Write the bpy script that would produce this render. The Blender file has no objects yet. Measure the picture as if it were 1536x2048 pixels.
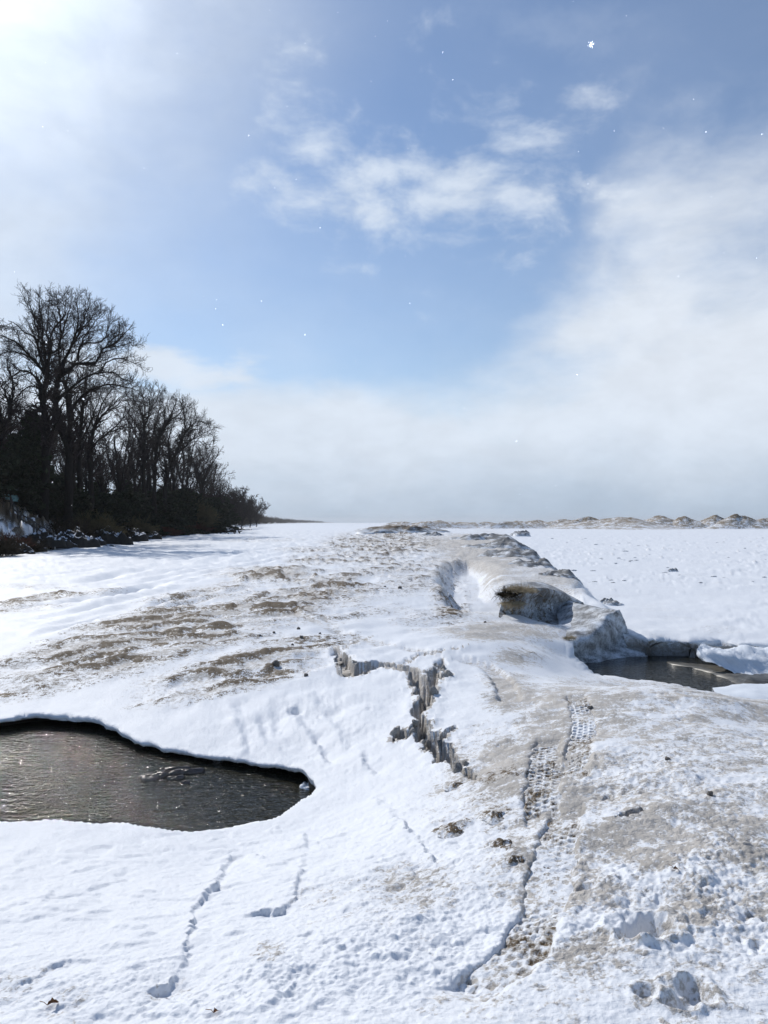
import bpy, math, random
import numpy as np
from mathutils import Vector

rnd = random.Random(7)
RG = np.random.RandomState(11)
scene = bpy.context.scene
COL = scene.collection

# ------------------------------------------------------------------ camera
F = 1475.0                    # focal length in pixels of the 1536 wide picture
CAMZ = 2.6                    # metres above the pool water (z = 0)
TH = math.atan(21 / F)
cam_d = bpy.data.cameras.new('camera')
cam = bpy.data.objects.new('camera', cam_d)
COL.objects.link(cam)
cam.location = (0, 0, CAMZ)
cam.rotation_euler = (math.pi / 2 + TH, 0, 0)
cam_d.sensor_fit = 'HORIZONTAL'
cam_d.sensor_width = 36
cam_d.lens = 36 * F / 1536
cam_d.clip_start = 0.05
cam_d.clip_end = 20000
scene.camera = cam

# ------------------------------------------------------------------ light
SUN_EL = math.radians(38)
SUN_AZ = math.radians(-36)    # from +Y towards +X
SUN_DIR = Vector((math.sin(SUN_AZ) * math.cos(SUN_EL), math.cos(SUN_AZ) * math.cos(SUN_EL), math.sin(SUN_EL)))
sun_d = bpy.data.lights.new('sun', 'SUN')
sun_d.energy = 3.5
sun_d.angle = math.radians(0.5)
sun_d.color = (1.0, 0.96, 0.90)
sun = bpy.data.objects.new('sun', sun_d)
COL.objects.link(sun)
sun.rotation_euler = (-SUN_DIR).to_track_quat('-Z', 'Y').to_euler()

scene.view_settings.view_transform = 'Standard'
scene.view_settings.look = 'None'
scene.view_settings.gamma = 1
scene.view_settings.use_curve_mapping = False
scene.view_settings.exposure = -0.10
SKY_STR = 0.10
HAZE = 0.00014


class NT:
    """small helper to write node graphs as expressions"""
    def __init__(self, tree):
        self.t = tree
        self.n = tree.nodes
        self.l = tree.links

    def node(self, kind, **kw):
        n = self.n.new(kind)
        for k, v in kw.items():
            setattr(n, k, v)
        return n

    def put(self, sock, v):
        if v is None:
            return
        if hasattr(v, 'is_output') or hasattr(v, 'links'):
            self.l.new(v, sock)
        else:
            sock.default_value = v

    def m(self, op, a, b=None, c=None, clamp=False):
        n = self.node('ShaderNodeMath', operation=op, use_clamp=clamp)
        self.put(n.inputs[0], a)
        self.put(n.inputs[1], b)
        if c is not None:
            self.put(n.inputs[2], c)
        return n.outputs[0]

    def vm(self, op, a, b=None):
        n = self.node('ShaderNodeVectorMath', operation=op)
        self.put(n.inputs[0], a)
        self.put(n.inputs[1], b)
        return n.outputs['Value'] if op in ('DOT_PRODUCT', 'LENGTH') else n.outputs[0]

    def step(self, x, a, b, o0=0.0, o1=1.0):
        n = self.node('ShaderNodeMapRange', interpolation_type='SMOOTHSTEP')
        self.put(n.inputs[0], x)
        for i, v in enumerate((a, b, o0, o1)):
            self.put(n.inputs[i + 1], v)
        return n.outputs[0]

    def lin(self, x, a, b, o0=0.0, o1=1.0):
        n = self.node('ShaderNodeMapRange')
        self.put(n.inputs[0], x)
        for i, v in enumerate((a, b, o0, o1)):
            self.put(n.inputs[i + 1], v)
        return n.outputs[0]

    def mix(self, f, a, b, mode='MIX'):
        n = self.node('ShaderNodeMix', data_type='RGBA', blend_type=mode)
        self.put(n.inputs[0], f)
        self.put(n.inputs[6], a if not isinstance(a, tuple) else (*a, 1.0)[:4])
        self.put(n.inputs[7], b if not isinstance(b, tuple) else (*b, 1.0)[:4])
        return n.outputs[2]

    def noise(self, vec, scale, detail=4, rough=0.55, dist=0.0, lac=2.0):
        n = self.node('ShaderNodeTexNoise')
        self.put(n.inputs['Vector'], vec)
        n.inputs['Scale'].default_value = scale
        n.inputs['Detail'].default_value = detail
        n.inputs['Roughness'].default_value = rough
        n.inputs['Distortion'].default_value = dist
        n.inputs['Lacunarity'].default_value = lac
        return n.outputs['Fac'], n.outputs['Color']


def build_world():
    w = bpy.data.worlds.new('World')
    scene.world = w
    w.use_nodes = True
    w.node_tree.nodes.clear()
    g = NT(w.node_tree)
    sky = g.node('ShaderNodeTexSky', sky_type='NISHITA', sun_disc=False)
    sky.sun_elevation = SUN_EL
    sky.sun_rotation = SUN_AZ
    sky.altitude = 200
    sky.air_density = 1.15
    sky.dust_density = 0.35
    sky.ozone_density = 2.5
    tc = g.node('ShaderNodeTexCoord')
    d = g.vm('NORMALIZE', tc.outputs['Generated'])
    sep = g.node('ShaderNodeSeparateXYZ')
    g.put(sep.inputs[0], d)
    X, Y, Z = sep.outputs
    k = 180 / math.pi
    az = g.m('MULTIPLY', g.m('ARCTAN2', X, Y), k)
    el = g.m('MULTIPLY', g.m('ARCSINE', Z), k)
    # warped noise fields, on the direction itself
    n1, c1 = g.noise(d, 3.0, 5, 0.5)
    wv = g.vm('MULTIPLY', g.vm('SUBTRACT', c1, (0.5, 0.5, 0.5)), (0.16, 0.16, 0.10))
    dw = g.vm('ADD', g.vm('MULTIPLY', d, (1, 1, 1.9)), wv)
    n2, _ = g.noise(dw, 6.2, 8, 0.56)
    n3, _ = g.noise(dw, 15.0, 7, 0.58)
    n4, _ = g.noise(g.vm('ADD', d, wv), 2.2, 3, 0.5)

    def ell(ca, ce, ra, re, tilt=0.0):
        a = g.m('SUBTRACT', az, ca)
        e = g.m('SUBTRACT', el, ce)
        e = g.m('SUBTRACT', e, g.m('MULTIPLY', a, tilt))
        q = g.m('ADD', g.m('POWER', g.m('ABSOLUTE', g.m('DIVIDE', a, ra)), 2.0), g.m('POWER', g.m('ABSOLUTE', g.m('DIVIDE', e, re)), 2.0))
        return g.m('SUBTRACT', 1.0, g.m('SQRT', q))
    # the cloud bank: its upper edge climbs on the right
    edge = g.m('ADD', g.step(az, 6, 20, 10.4, 27.0), g.step(az, 24, 60, 0.0, -3.0))
    edge = g.m('MULTIPLY', edge, g.step(g.m('ABSOLUTE', az), 50, 120, 1.0, 0.25))
    soft = g.step(az, 4, 16, 1.6, 4.0)
    bf = g.m('DIVIDE', g.m('SUBTRACT', edge, el), soft)
    bf = g.m('ADD', bf, g.m('MULTIPLY', g.m('SUBTRACT', n2, 0.5), g.step(az, 2, 14, 2.4, 6.5)))
    bank = g.step(bf, g.step(az, -20, 16, -0.4, -0.9), g.step(az, -5, 16, 0.9, 3.4))
    # wisps
    w1 = g.m('ADD', g.m('MULTIPLY', ell(5.6, 24.4, 16, 7.2, -0.10), 1.0), g.m('MULTIPLY', g.m('SUBTRACT', n2, 0.5), 3.6))
    w1 = g.m('ADD', w1, g.m('MULTIPLY', g.m('SUBTRACT', n3, 0.5), 1.8))
    wisps = g.step(w1, 0.05, 1.2, 0.0, 0.85)
    w2 = g.m('ADD', ell(-18.5, 11.6, 9.5, 2.6, -0.10), g.m('MULTIPLY', g.m('SUBTRACT', n2, 0.5), 3.2))
    small = g.step(w2, 0.0, 0.55, 0.0, 0.95)
    w3 = g.m('ADD', ell(13, 33.5, 9, 2.8, -0.2), g.m('MULTIPLY', g.m('SUBTRACT', n3, 0.5), 3.2))
    high = g.step(w3, 0.1, 1.6, 0.0, 0.12)
    # thin veil everywhere, thicker round the sun
    sd = g.vm('DOT_PRODUCT', d, tuple(SUN_DIR))
    ang = g.m('MULTIPLY', g.m('ARCCOSINE', g.m('MINIMUM', sd, 0.99999)), k)
    veil = g.m('ADD', g.step(ang, 3, 31, 1.0, 0.0), g.step(n4, 0.30, 0.75, 0.02, 0.20))
    veil = g.m('ADD', veil, g.step(el, 30, 8, 0.0, 0.22))
    veil = g.m('MULTIPLY', veil, g.step(g.m('ABSOLUTE', az), 50, 120, 1.0, 0.35))
    veil = g.m('MULTIPLY', veil, g.step(n2, 0.1, 0.9, 0.62, 1.25))
    lefth = g.m('ADD', ell(-33, 14, 14, 22, 0), g.m('MULTIPLY', g.m('SUBTRACT', n4, 0.5), 1.2))
    veil = g.m('ADD', veil, g.step(lefth, 0.0, 1.0, 0.0, 0.55))
    mask = g.m('MAXIMUM', g.m('MAXIMUM', bank, wisps), g.m('MAXIMUM', small, high))
    mask = g.m('SUBTRACT', 1.0, g.m('MULTIPLY', g.m('SUBTRACT', 1.0, mask), g.m('SUBTRACT', 1.0, g.m('MINIMUM', veil, 1.0))), clamp=True)
    # cloud radiance: grey blue at the horizon, white above, bright near the sun
    low = g.m('ADD', el, g.m('MULTIPLY', g.m('SUBTRACT', n2, 0.5), 7.0))
    ccol = g.mix(g.step(low, -1.5, 7.5), (0.45, 0.56, 0.70), (0.76, 0.845, 0.96))
    ccol = g.mix(g.step(g.m('MULTIPLY', g.step(az, 2, 24), g.step(el, 2, 14)), 0, 1, 0, 0.75), ccol, (0.80, 0.86, 0.95))
    lump = g.step(n3, 0.25, 0.75, 0.95, 1.04)
    ccol = g.mix(1.0, ccol, g.m('MULTIPLY', lump, g.step(ang, 2, 22, 1.6, 1.0)), 'MULTIPLY')
    inv = 1.02 / SKY_STR
    ccol = g.mix(1.0, ccol, (inv, inv, inv), 'MULTIPLY')
    blue = g.mix(1.0, sky.outputs[0], (0.93, 1.01, 1.12), 'MULTIPLY')
    out = g.mix(mask, blue, ccol)
    bg = g.node('ShaderNodeBackground')
    bg.inputs[1].default_value = SKY_STR
    g.put(bg.inputs[0], out)
    wo = g.node('ShaderNodeOutputWorld')
    g.put(wo.inputs[0], bg.outputs[0])


build_world()


# ------------------------------------------------------------------ helpers
def ray(px, py):
    a = (px - 768) / F
    b = (1024 - py) / F
    return np.array([a, math.cos(TH) - b * math.sin(TH), math.sin(TH) + b * math.cos(TH)])


def P(px, py, z):
    """where the sight line through a photograph pixel meets height z"""
    r = ray(px, py)
    t = (z - CAMZ) / r[2]
    return np.array([r[0] * t, r[1] * t])


def PD(px, py, D):
    """point on that sight line at forward distance D"""
    r = ray(px, py)
    t = D / r[1]
    return np.array([r[0] * t, D, CAMZ + r[2] * t])


def sstep(x, a, b):
    t = np.clip((x - a) / (b - a), 0, 1)
    return t * t * (3 - 2 * t)


_perm = RG.permutation(512).astype(np.int64)
_ga = RG.rand(512) * 2 * math.pi
_gx, _gy = np.cos(_ga), np.sin(_ga)


def perlin(x, y, seed=0):
    xi = np.floor(x).astype(np.int64)
    yi = np.floor(y).astype(np.int64)
    xf = x - xi
    yf = y - yi
    u = xf * xf * xf * (xf * (xf * 6 - 15) + 10)
    v = yf * yf * yf * (yf * (yf * 6 - 15) + 10)

    def gr(ix, iy, dx, dy):
        h = _perm[(_perm[(ix + seed * 37) & 511] + iy) & 511]
        return _gx[h] * dx + _gy[h] * dy
    a = gr(xi, yi, xf, yf)
    b = gr(xi + 1, yi, xf - 1, yf)
    c = gr(xi, yi + 1, xf, yf - 1)
    d = gr(xi + 1, yi + 1, xf - 1, yf - 1)
    return (a + (b - a) * u + (c - a + (a - b - c + d) * u) * v) * 1.4


def fbm(x, y, oct=4, seed=0, gain=0.5, lac=2.03):
    s = 0
    a = 1
    for i in range(oct):
        s = s + a * perlin(x, y, seed + i)
        x = x * lac + 5.3
        y = y * lac + 1.7
        a *= gain
    return s


def billow(x, y, oct=3, seed=0, gain=0.5):
    s = 0
    a = 1
    for i in range(oct):
        s = s + a * (np.abs(perlin(x, y, seed + i)))
        x = x * 2.1 + 3.1
        y = y * 2.1 + 7.7
        a *= gain
    return s


def seg_dist(X, Y, pts, closed=False, near=False):
    """distance to a polyline, arc parameter, side sign"""
    pts = np.asarray(pts, float)
    n = len(pts)
    best = np.full(X.shape, 1e9)
    par = np.zeros(X.shape)
    side = np.zeros(X.shape)
    nx = np.zeros(X.shape)
    ny = np.zeros(X.shape)
    L = 0
    for i in range(n if closed else n - 1):
        a = pts[i]
        b = pts[(i + 1) % n]
        e = b - a
        l2 = e @ e
        t = np.clip(((X - a[0]) * e[0] + (Y - a[1]) * e[1]) / l2, 0, 1)
        dx = X - (a[0] + t * e[0])
        dy = Y - (a[1] + t * e[1])
        d = dx * dx + dy * dy
        m = d < best
        best = np.where(m, d, best)
        par = np.where(m, L + t * math.sqrt(l2), par)
        side = np.where(m, np.sign(e[0] * dy - e[1] * dx), side)
        if near:
            nx = np.where(m, X - dx, nx)
            ny = np.where(m, Y - dy, ny)
        L += math.sqrt(l2)
    if near == 'all':
        return np.sqrt(best), par, side, L, nx, ny
    if near:
        return np.sqrt(best), nx, ny
    return np.sqrt(best), par, side, L


def inside(X, Y, poly):
    poly = np.asarray(poly, float)
    n = len(poly)
    c = np.zeros(X.shape, bool)
    for i in range(n):
        x0, y0 = poly[i]
        x1, y1 = poly[(i + 1) % n]
        if y0 == y1:
            continue
        m = ((y0 > Y) != (y1 > Y)) & (X < (x1 - x0) * (Y - y0) / (y1 - y0) + x0)
        c ^= m
    return c


def smooth_poly(pts, n=6, closed=False):
    """Catmull-Rom through 2D or 3D points"""
    pts = np.asarray(pts, float)
    N = len(pts)
    out = []
    rng = range(N if closed else N - 1)
    for i in rng:
        if closed:
            p0, p1, p2, p3 = pts[(i - 1) % N], pts[i], pts[(i + 1) % N], pts[(i + 2) % N]
        else:
            p0, p1, p2, p3 = pts[max(i - 1, 0)], pts[i], pts[i + 1], pts[min(i + 2, N - 1)]
        for k in range(n):
            t = k / n
            out.append(0.5 * ((2 * p1) + (-p0 + p2) * t + (2 * p0 - 5 * p1 + 4 * p2 - p3) * t * t + (-p0 + 3 * p1 - 3 * p2 + p3) * t ** 3))
    if not closed:
        out.append(pts[-1])
    return np.array(out)


def mesh_np(name, V, Fc, mat=None, smooth=True, masks=None):
    """mesh from arrays; Fc is (n,3) or (n,4)"""
    me = bpy.data.meshes.new(name)
    V = np.asarray(V, np.float32)
    Fc = np.asarray(Fc, np.int32)
    k = Fc.shape[1]
    me.vertices.add(len(V))
    me.vertices.foreach_set('co', V.ravel())
    me.loops.add(Fc.size)
    me.loops.foreach_set('vertex_index', Fc.ravel())
    me.polygons.add(len(Fc))
    me.polygons.foreach_set('loop_start', np.arange(0, Fc.size, k, dtype=np.int32))
    if smooth:
        me.polygons.foreach_set('use_smooth', np.ones(len(Fc), bool))
    me.update(calc_edges=True)
    if masks is not None:
        at = me.attributes.new('mask', 'FLOAT_COLOR', 'POINT')
        at.data.foreach_set('color', np.asarray(masks, np.float32).ravel())
    if mat:
        me.materials.append(mat)
    return me


def link(name, me, parent=None, **props):
    o = bpy.data.objects.new(name, me)
    COL.objects.link(o)
    if parent is not None:
        o.parent = parent
    for k, v in props.items():
        if v is not None:
            o[k] = v
    return o


def empty(name, loc, label, cat, group=None):
    o = bpy.data.objects.new(name, None)
    COL.objects.link(o)
    o.location = loc
    o.empty_display_size = 0.3
    o['label'] = label
    o['category'] = cat
    if group:
        o['group'] = group
    return o


def grid_faces(nr, nc, wrap=False):
    r = np.arange(nr - 1)[:, None]
    c = np.arange(nc if wrap else nc - 1)[None, :]
    c2 = (c + 1) % nc
    a = r * nc + c
    b = r * nc + c2
    d = (r + 1) * nc + c
    e = (r + 1) * nc + c2
    return np.stack([a, b, e, d], -1).reshape(-1, 4)


# ------------------------------------------------------------------ materials
def new_mat(name):
    m = bpy.data.materials.new(name)
    m.use_nodes = True
    m.node_tree.nodes.clear()
    g = NT(m.node_tree)
    b = g.node('ShaderNodeBsdfPrincipled')
    o = g.node('ShaderNodeOutputMaterial')
    g.l.new(b.outputs[0], o.inputs[0])
    return m, g, b


def snow_material(name, snow=(0.825, 0.845, 0.875), silt=(0.52, 0.487, 0.445), litter=(0.12, 0.088, 0.055), wet=(0.03, 0.027, 0.02), attr=True, fixed=(0.5, 0.0, 0.0), sc=1.0, bmp=(0.42, 0.95), spk=1.9):
    m, g, b = new_mat(name)
    tc = g.node('ShaderNodeTexCoord')
    co = tc.outputs['Object']
    if attr:
        a = g.node('ShaderNodeAttribute', attribute_name='mask')
        s = g.node('ShaderNodeSeparateColor')
        g.put(s.inputs[0], a.outputs['Color'])
        R, G, B = s.outputs
    else:
        R, G, B = fixed
    n_f, _ = g.noise(co, 55 * sc, 5, 0.65)
    n_m, _ = g.noise(co, 14 * sc, 5, 0.65)
    n_l, _ = g.noise(co, 3.0 * sc, 4, 0.6)
    # silt sits in speckles
    sp = g.m('ADD', g.m('MULTIPLY', g.m('SUBTRACT', n_f, 0.5), 1.5), g.m('MULTIPLY', g.m('SUBTRACT', n_m, 0.5), 1.7))
    gate = g.lin(R, 0.02, 0.2) if attr else 1.0
    f1 = g.step(g.m('ADD', R, g.m('MULTIPLY', g.m('MULTIPLY', sp, spk), gate)), 0.18, 0.95)
    f2 = g.step(g.m('ADD', G, g.m('MULTIPLY', sp, g.m('MULTIPLY', g.lin(G, 0.02, 0.2), 1.7))), 0.36, 0.78)
    siltc = g.mix(g.step(n_l, 0.3, 0.7), tuple(c * 0.86 for c in silt), tuple(min(1, c * 1.16) for c in silt))
    litc = g.mix(g.step(n_f, 0.35, 0.65), tuple(c * 0.6 for c in litter), tuple(c * 1.55 for c in litter))
    snowc = g.mix(g.step(n_m, 0.3, 0.7), tuple(c * 0.96 for c in snow), snow)
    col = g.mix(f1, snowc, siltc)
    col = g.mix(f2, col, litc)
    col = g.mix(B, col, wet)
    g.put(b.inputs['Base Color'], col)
    rough = g.mix(f1, (0.5, 0.5, 0.5), (0.75, 0.75, 0.75))
    g.put(b.inputs['Roughness'], rough)
    b.inputs['IOR'].default_value = 1.31
    b.inputs['Specular IOR Level'].default_value = 0.45
    # grain, rougher where there is silt
    nb, _ = g.noise(co, 120 * sc, 3, 0.7)
    hgt = g.m('ADD', g.m('MULTIPLY', nb, 0.35), g.m('ADD', g.m('MULTIPLY', n_f, 0.8), g.m('MULTIPLY', n_m, 1.1)))
    bump = g.node('ShaderNodeBump')
    g.put(bump.inputs['Height'], hgt)
    g.put(bump.inputs['Strength'], g.lin(f1, 0, 1, bmp[0], bmp[1]))
    bump.inputs['Distance'].default_value = 0.02 / sc
    g.put(b.inputs['Normal'], bump.outputs[0])
    return m


M_GROUND = snow_material('snow_and_silt')
M_ICE = snow_material('silty_ice', snow=(0.74, 0.78, 0.83), silt=(0.17, 0.17, 0.17), bmp=(0.22, 0.4), sc=.7, spk=.55)


def plain_mat(name, c1, c2, scale=8, rough=0.9, bump=0.5, dist=0.02, spec=0.3, stretch=(1, 1, 1)):
    m, g, b = new_mat(name)
    tc = g.node('ShaderNodeTexCoord')
    v = g.vm('MULTIPLY', tc.outputs['Object'], stretch)
    n, _ = g.noise(v, scale, 6, 0.65)
    g.put(b.inputs['Base Color'], g.mix(g.step(n, 0.3, 0.7), c1, c2))
    b.inputs['Roughness'].default_value = rough
    b.inputs['Specular IOR Level'].default_value = spec
    if bump:
        bp = g.node('ShaderNodeBump')
        g.put(bp.inputs['Height'], n)
        bp.inputs['Strength'].default_value = bump
        bp.inputs['Distance'].default_value = dist
        g.put(b.inputs['Normal'], bp.outputs[0])
    return m


M_BARK = plain_mat('dark_bark', (0.008, 0.007, 0.006), (0.020, 0.017, 0.015), 6, stretch=(3, 3, 0.6), bump=0.6, spec=0.1)
M_TWIG = plain_mat('twig_bark', (0.014, 0.010, 0.011), (0.032, 0.025, 0.025), 3, bump=0, spec=0.1)
M_BRUSH = plain_mat('brush_stems', (0.02, 0.015, 0.010), (0.055, 0.042, 0.026), 1.5, bump=0, spec=0.1)
M_OLIVE = plain_mat('olive_twigs', (0.06, 0.05, 0.025), (0.12, 0.10, 0.05), 1.5, bump=0, spec=0.1)
M_RED = plain_mat('red_brown_stems', (0.05, 0.018, 0.012), (0.11, 0.045, 0.03), 1.5, bump=0, spec=0.1)
M_NEEDLE = plain_mat('cedar_needles', (0.010, 0.014, 0.008), (0.028, 0.036, 0.02), 3, bump=0, spec=0.1)
M_GRASS = plain_mat('dry_grass', (0.28, 0.22, 0.14), (0.60, 0.50, 0.34), 9, bump=0, spec=0.2)
M_WOOD = plain_mat('weathered_wood', (0.05, 0.045, 0.04), (0.11, 0.10, 0.09), 10, stretch=(1, 1, 0.2))
M_TEAL = plain_mat('teal_paint', (0.16, 0.32, 0.36), (0.22, 0.40, 0.44), 5, rough=0.6, bump=0.1)
M_WHITE = plain_mat('white_trim', (0.66, 0.68, 0.70), (0.8, 0.8, 0.8), 8, rough=0.6, bump=0.1)
M_LEAF = plain_mat('dead_leaf', (0.13, 0.05, 0.02), (0.30, 0.15, 0.06), 40, rough=0.7, bump=0.3, dist=0.004)
M_ROCK = plain_mat('dark_rock', (0.03, 0.03, 0.032), (0.085, 0.08, 0.075), 4, bump=0.8)
M_WETROCK = plain_mat('wet_stone', (0.05, 0.042, 0.036), (0.12, 0.095, 0.085), 9, rough=0.25, bump=0.6, spec=0.5)
M_WEED = plain_mat('frozen_weed', (0.14, 0.11, 0.07), (0.36, 0.30, 0.20), 60, bump=0.7, dist=0.01)


def water_mat():
    m, g, b = new_mat('pool_water')
    tc = g.node('ShaderNodeTexCoord')
    co = tc.outputs['Object']
    n0, _ = g.noise(co, 1.3, 4, 0.6)
    g.put(b.inputs['Base Color'], g.mix(g.step(n0, 0.3, 0.7), (0.014, 0.014, 0.009), (0.028, 0.026, 0.017)))
    b.inputs['Roughness'].default_value = 0.05
    b.inputs['IOR'].default_value = 1.33
    v = g.vm('MULTIPLY', co, (1.0, 2.2, 1.0))
    a, _ = g.noise(v, 7, 3, 0.6, 0.4)
    c, _ = g.noise(g.vm('MULTIPLY', co, (1.0, 1.2, 1)), 17, 2, 0.5, 0.3)
    h = g.m('ADD', g.m('MULTIPLY', a, 1.0), g.m('MULTIPLY', c, 0.55))
    bp = g.node('ShaderNodeBump')
    g.put(bp.inputs['Height'], h)
    bp.inputs['Strength'].default_value = 0.85
    bp.inputs['Distance'].default_value = 0.045
    g.put(b.inputs['Normal'], bp.outputs[0])
    return m


M_WATER = water_mat()


def thin_ice_mat():
    m, g, b = new_mat('thin_grey_ice')
    tc = g.node('ShaderNodeTexCoord')
    n, _ = g.noise(tc.outputs['Object'], 5, 6, 0.65)
    g.put(b.inputs['Base Color'], g.mix(g.step(n, 0.3, 0.7), (0.045, 0.044, 0.038), (0.17, 0.16, 0.14)))
    b.inputs['Roughness'].default_value = 0.35
    b.inputs['IOR'].default_value = 1.31
    return m


M_THIN = thin_ice_mat()

# ------------------------------------------------------------------ ground shape
# broad relief: points given as (photo x, photo y, height) or ('w', X, Y, height)
CTRL = [
    (0, 2040, .72), (768, 2040, .95), (1536, 2040, 1.03), (380, 2040, .85), (1150, 2040, 1.0),
    (0, 1820, .46), (380, 1820, .58), (768, 1820, .80), (1100, 1820, .93), (1536, 1820, 1.02),
    (0, 1665, .20), (300, 1672, .20), (560, 1665, .22), (700, 1650, .42), (860, 1650, .66), (1100, 1650, .86), (1300, 1650, .95), (1536, 1650, 1.0),
    (640, 1570, .28), (760, 1540, .42), (900, 1500, .58), (1080, 1500, .80), (1300, 1500, .93), (1536, 1500, .93),
    (1150, 1400, .80), (1250, 1385, .88), (1370, 1380, .90), (1450, 1412, .86), (1536, 1450, .80),
    (1110, 1345, .40), (1180, 1352, .16), (1250, 1364, .12), (1340, 1368, .10), (1130, 1318, .26), (1060, 1370, .66),
    (540, 1500, .24), (420, 1485, .24), (300, 1462, .25), (150, 1425, .27), (0, 1430, .27),
    (600, 1450, .36), (640, 1370, .50), (450, 1400, .40), (250, 1380, .38), (60, 1370, .38),
    (700, 1290, .60), (880, 1400, .62), (980, 1400, .70), (860, 1310, .66), (1000, 1300, .68), (1060, 1290, .64),
    (880, 1255, .68), (1000, 1250, .64), (1080, 1266, .60), (1110, 1292, .42),
    (550, 1250, .68), (300, 1290, .60), (120, 1290, .56), (0, 1290, .55), (420, 1200, .70), (150, 1215, .56),
    (700, 1200, .76), (850, 1180, .78), (780, 1130, .82), (880, 1120, .72),
    (0, 1160, .46), (200, 1150, .48), (330, 1160, .52), (500, 1144, .86), (600, 1150, .86), (400, 1150, .70),
    ('w', -9, 36, .50), ('w', -4, 36, .62), ('w', -18, 40, .45), ('w', -9, 60, .48), ('w', -24, 60, .45),
    ('w', 0, 50, .80), ('w', 2, 30, .80), ('w', 5.5, 34, .85), ('w', 8, 50, .85), ('w', 6, 75, 1.0), ('w', 9, 95, 1.1), ('w', 2, 110, 1.05), ('w', -6, 100, .7),
    ('w', -20, 100, .5), ('w', -40, 150, .5), ('w', 0, 200, .9), ('w', 20, 200, 1.0), ('w', -60, 400, .5), ('w', 0, 500, .7), ('w', 60, 300, .6),
    ('w', 0, 0.7, 1.03), ('w', -2, 0.3, .95), ('w', 2, .3, 1.05), ('w', 0, -3, 1.0), ('w', -20, -5, .6), ('w', 20, -5, .9), ('w', -12, 5, .2), ('w', -12, 14, .4), ('w', 10, 6, .8), ('w', 9, 12, .35),
    ('w', -300, 100, .5), ('w', 300, 100, .5), ('w', 0, -300, .6), ('w', 0, 3000, .5), ('w', 2000, 2000, .5), ('w', -2000, 2000, .5),
]
_cp = []
for c in CTRL:
    if c[0] == 'w':
        _cp.append(c[1:])
    else:
        p = P(*c)
        _cp.append((p[0], p[1], c[2]))
_cp = np.array(_cp, float)


def _logpol(X, Y):
    r = np.sqrt(X * X + Y * Y) + 0.4
    a = np.arctan2(X, Y)
    w = sstep(r, 0.5, 2.0)
    return a * w, np.log(r)


def _tps_fit():
    a, v = _logpol(_cp[:, 0], _cp[:, 1])
    n = len(a)
    d2 = (a[:, None] - a[None]) ** 2 + (v[:, None] - v[None]) ** 2
    K = 0.5 * d2 * np.log(d2 + 1e-12)
    K[np.arange(n), np.arange(n)] = 1e-3
    Pm = np.stack([np.ones(n), a, v], 1)
    A = np.zeros((n + 3, n + 3))
    A[:n, :n] = K
    A[:n, n:] = Pm
    A[n:, :n] = Pm.T
    s = np.linalg.solve(A, np.concatenate([_cp[:, 2], np.zeros(3)]))
    return a, v, s


_ta, _tv, _ts = _tps_fit()


def tps(X, Y):
    a, v = _logpol(X, Y)
    sh = a.shape
    a = a.ravel()
    v = v.ravel()
    out = np.full(a.shape, 0.0)
    n = len(_ta)
    out += _ts[n] + _ts[n + 1] * a + _ts[n + 2] * v
    for i in range(n):
        d2 = (a - _ta[i]) ** 2 + (v - _tv[i]) ** 2
        out += _ts[i] * 0.5 * d2 * np.log(d2 + 1e-12)
    return np.clip(out.reshape(sh), 0.15, 1.6)


LEVEL_L = 0.105           # the left pool stands higher than the right one
PLAIN_Z = 0.38
# where the silty ridge drops to the lake ice on the right
EDGE = [P(1152, 1318, .1), P(1215, 1300, .2), P(1275, 1292, .38), P(1240, 1240, .38), P(1190, 1205, .38), P(1150, 1172, .38), P(1085, 1142, .38),
        P(1045, 1122, .38), P(1020, 1100, .38), P(985, 1083, .38), P(900, 1074, .38), P(835, 1062, .38), P(780, 1054, .38), P(740, 1049.5, .38)]
EDGE = np.array([[9.5, -40], [8.5, 6.0], [7.2, 10.5], [4.0, 12.5]] + [list(p) for p in EDGE] + [[-60, 3000]])
# here the foreground crest is land, so the first points only close the line outside the view
# foot of the wooded bank
BANK = np.array([[-24, -200], [-24, 10], [-25.5, 40], list(P(0, 1106, .5)), list(P(60, 1101, .5)), list(P(130, 1093, .5)), list(P(230, 1081, .5)), list(P(330, 1069, .5)),
                 list(P(430, 1060, .5)), [-73, 400], [-114, 700], [-166, 1150], [-235, 2000], [-330, 4000], [-500, 9000]])

POOL_L = smooth_poly([P(*q) for q in [(-260, 1470, .2), (0, 1449, .2), (50, 1441, .2), (110, 1441, .2), (170, 1445, .2), (215, 1456, .2), (265, 1480, .2), (330, 1497, .2), (420, 1510, .2), (500, 1525, .2),
                                     (560, 1533, .2), (597, 1548, .2), (622, 1568, .2), (629, 1592, .2), (600, 1612, .2), (560, 1630, .2), (510, 1641, .2), (450, 1645, .2), (370, 1652, .2), (300, 1645, .2),
                                     (240, 1636, .2), (170, 1633, .2), (100, 1628, .2), (0, 1635, .2), (-260, 1640, .2), (-420, 1560, .2)]], 4, True)
POOL_R = smooth_poly([P(1146, 1328, 0.05), P(1152, 1312, .05), P(1200, 1301, .05), P(1255, 1299, .05), P(1296, 1309, .05), P(1345, 1305, .05), P(1390, 1310, .05), P(1440, 1306, .05), P(1480, 1312, .05), P(1540, 1316, .05), P(1700, 1330, .05),
                      P(1850, 1360, .05), P(1700, 1392, .2), P(1536, 1374, .25), P(1470, 1372, .25), P(1430, 1376, .2), P(1385, 1372, .1), P(1340, 1362, .1), P(1300, 1357, .1), P(1240, 1352, .1), P(1200, 1346, .1), P(1165, 1335, .08)], 4, True)


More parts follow.
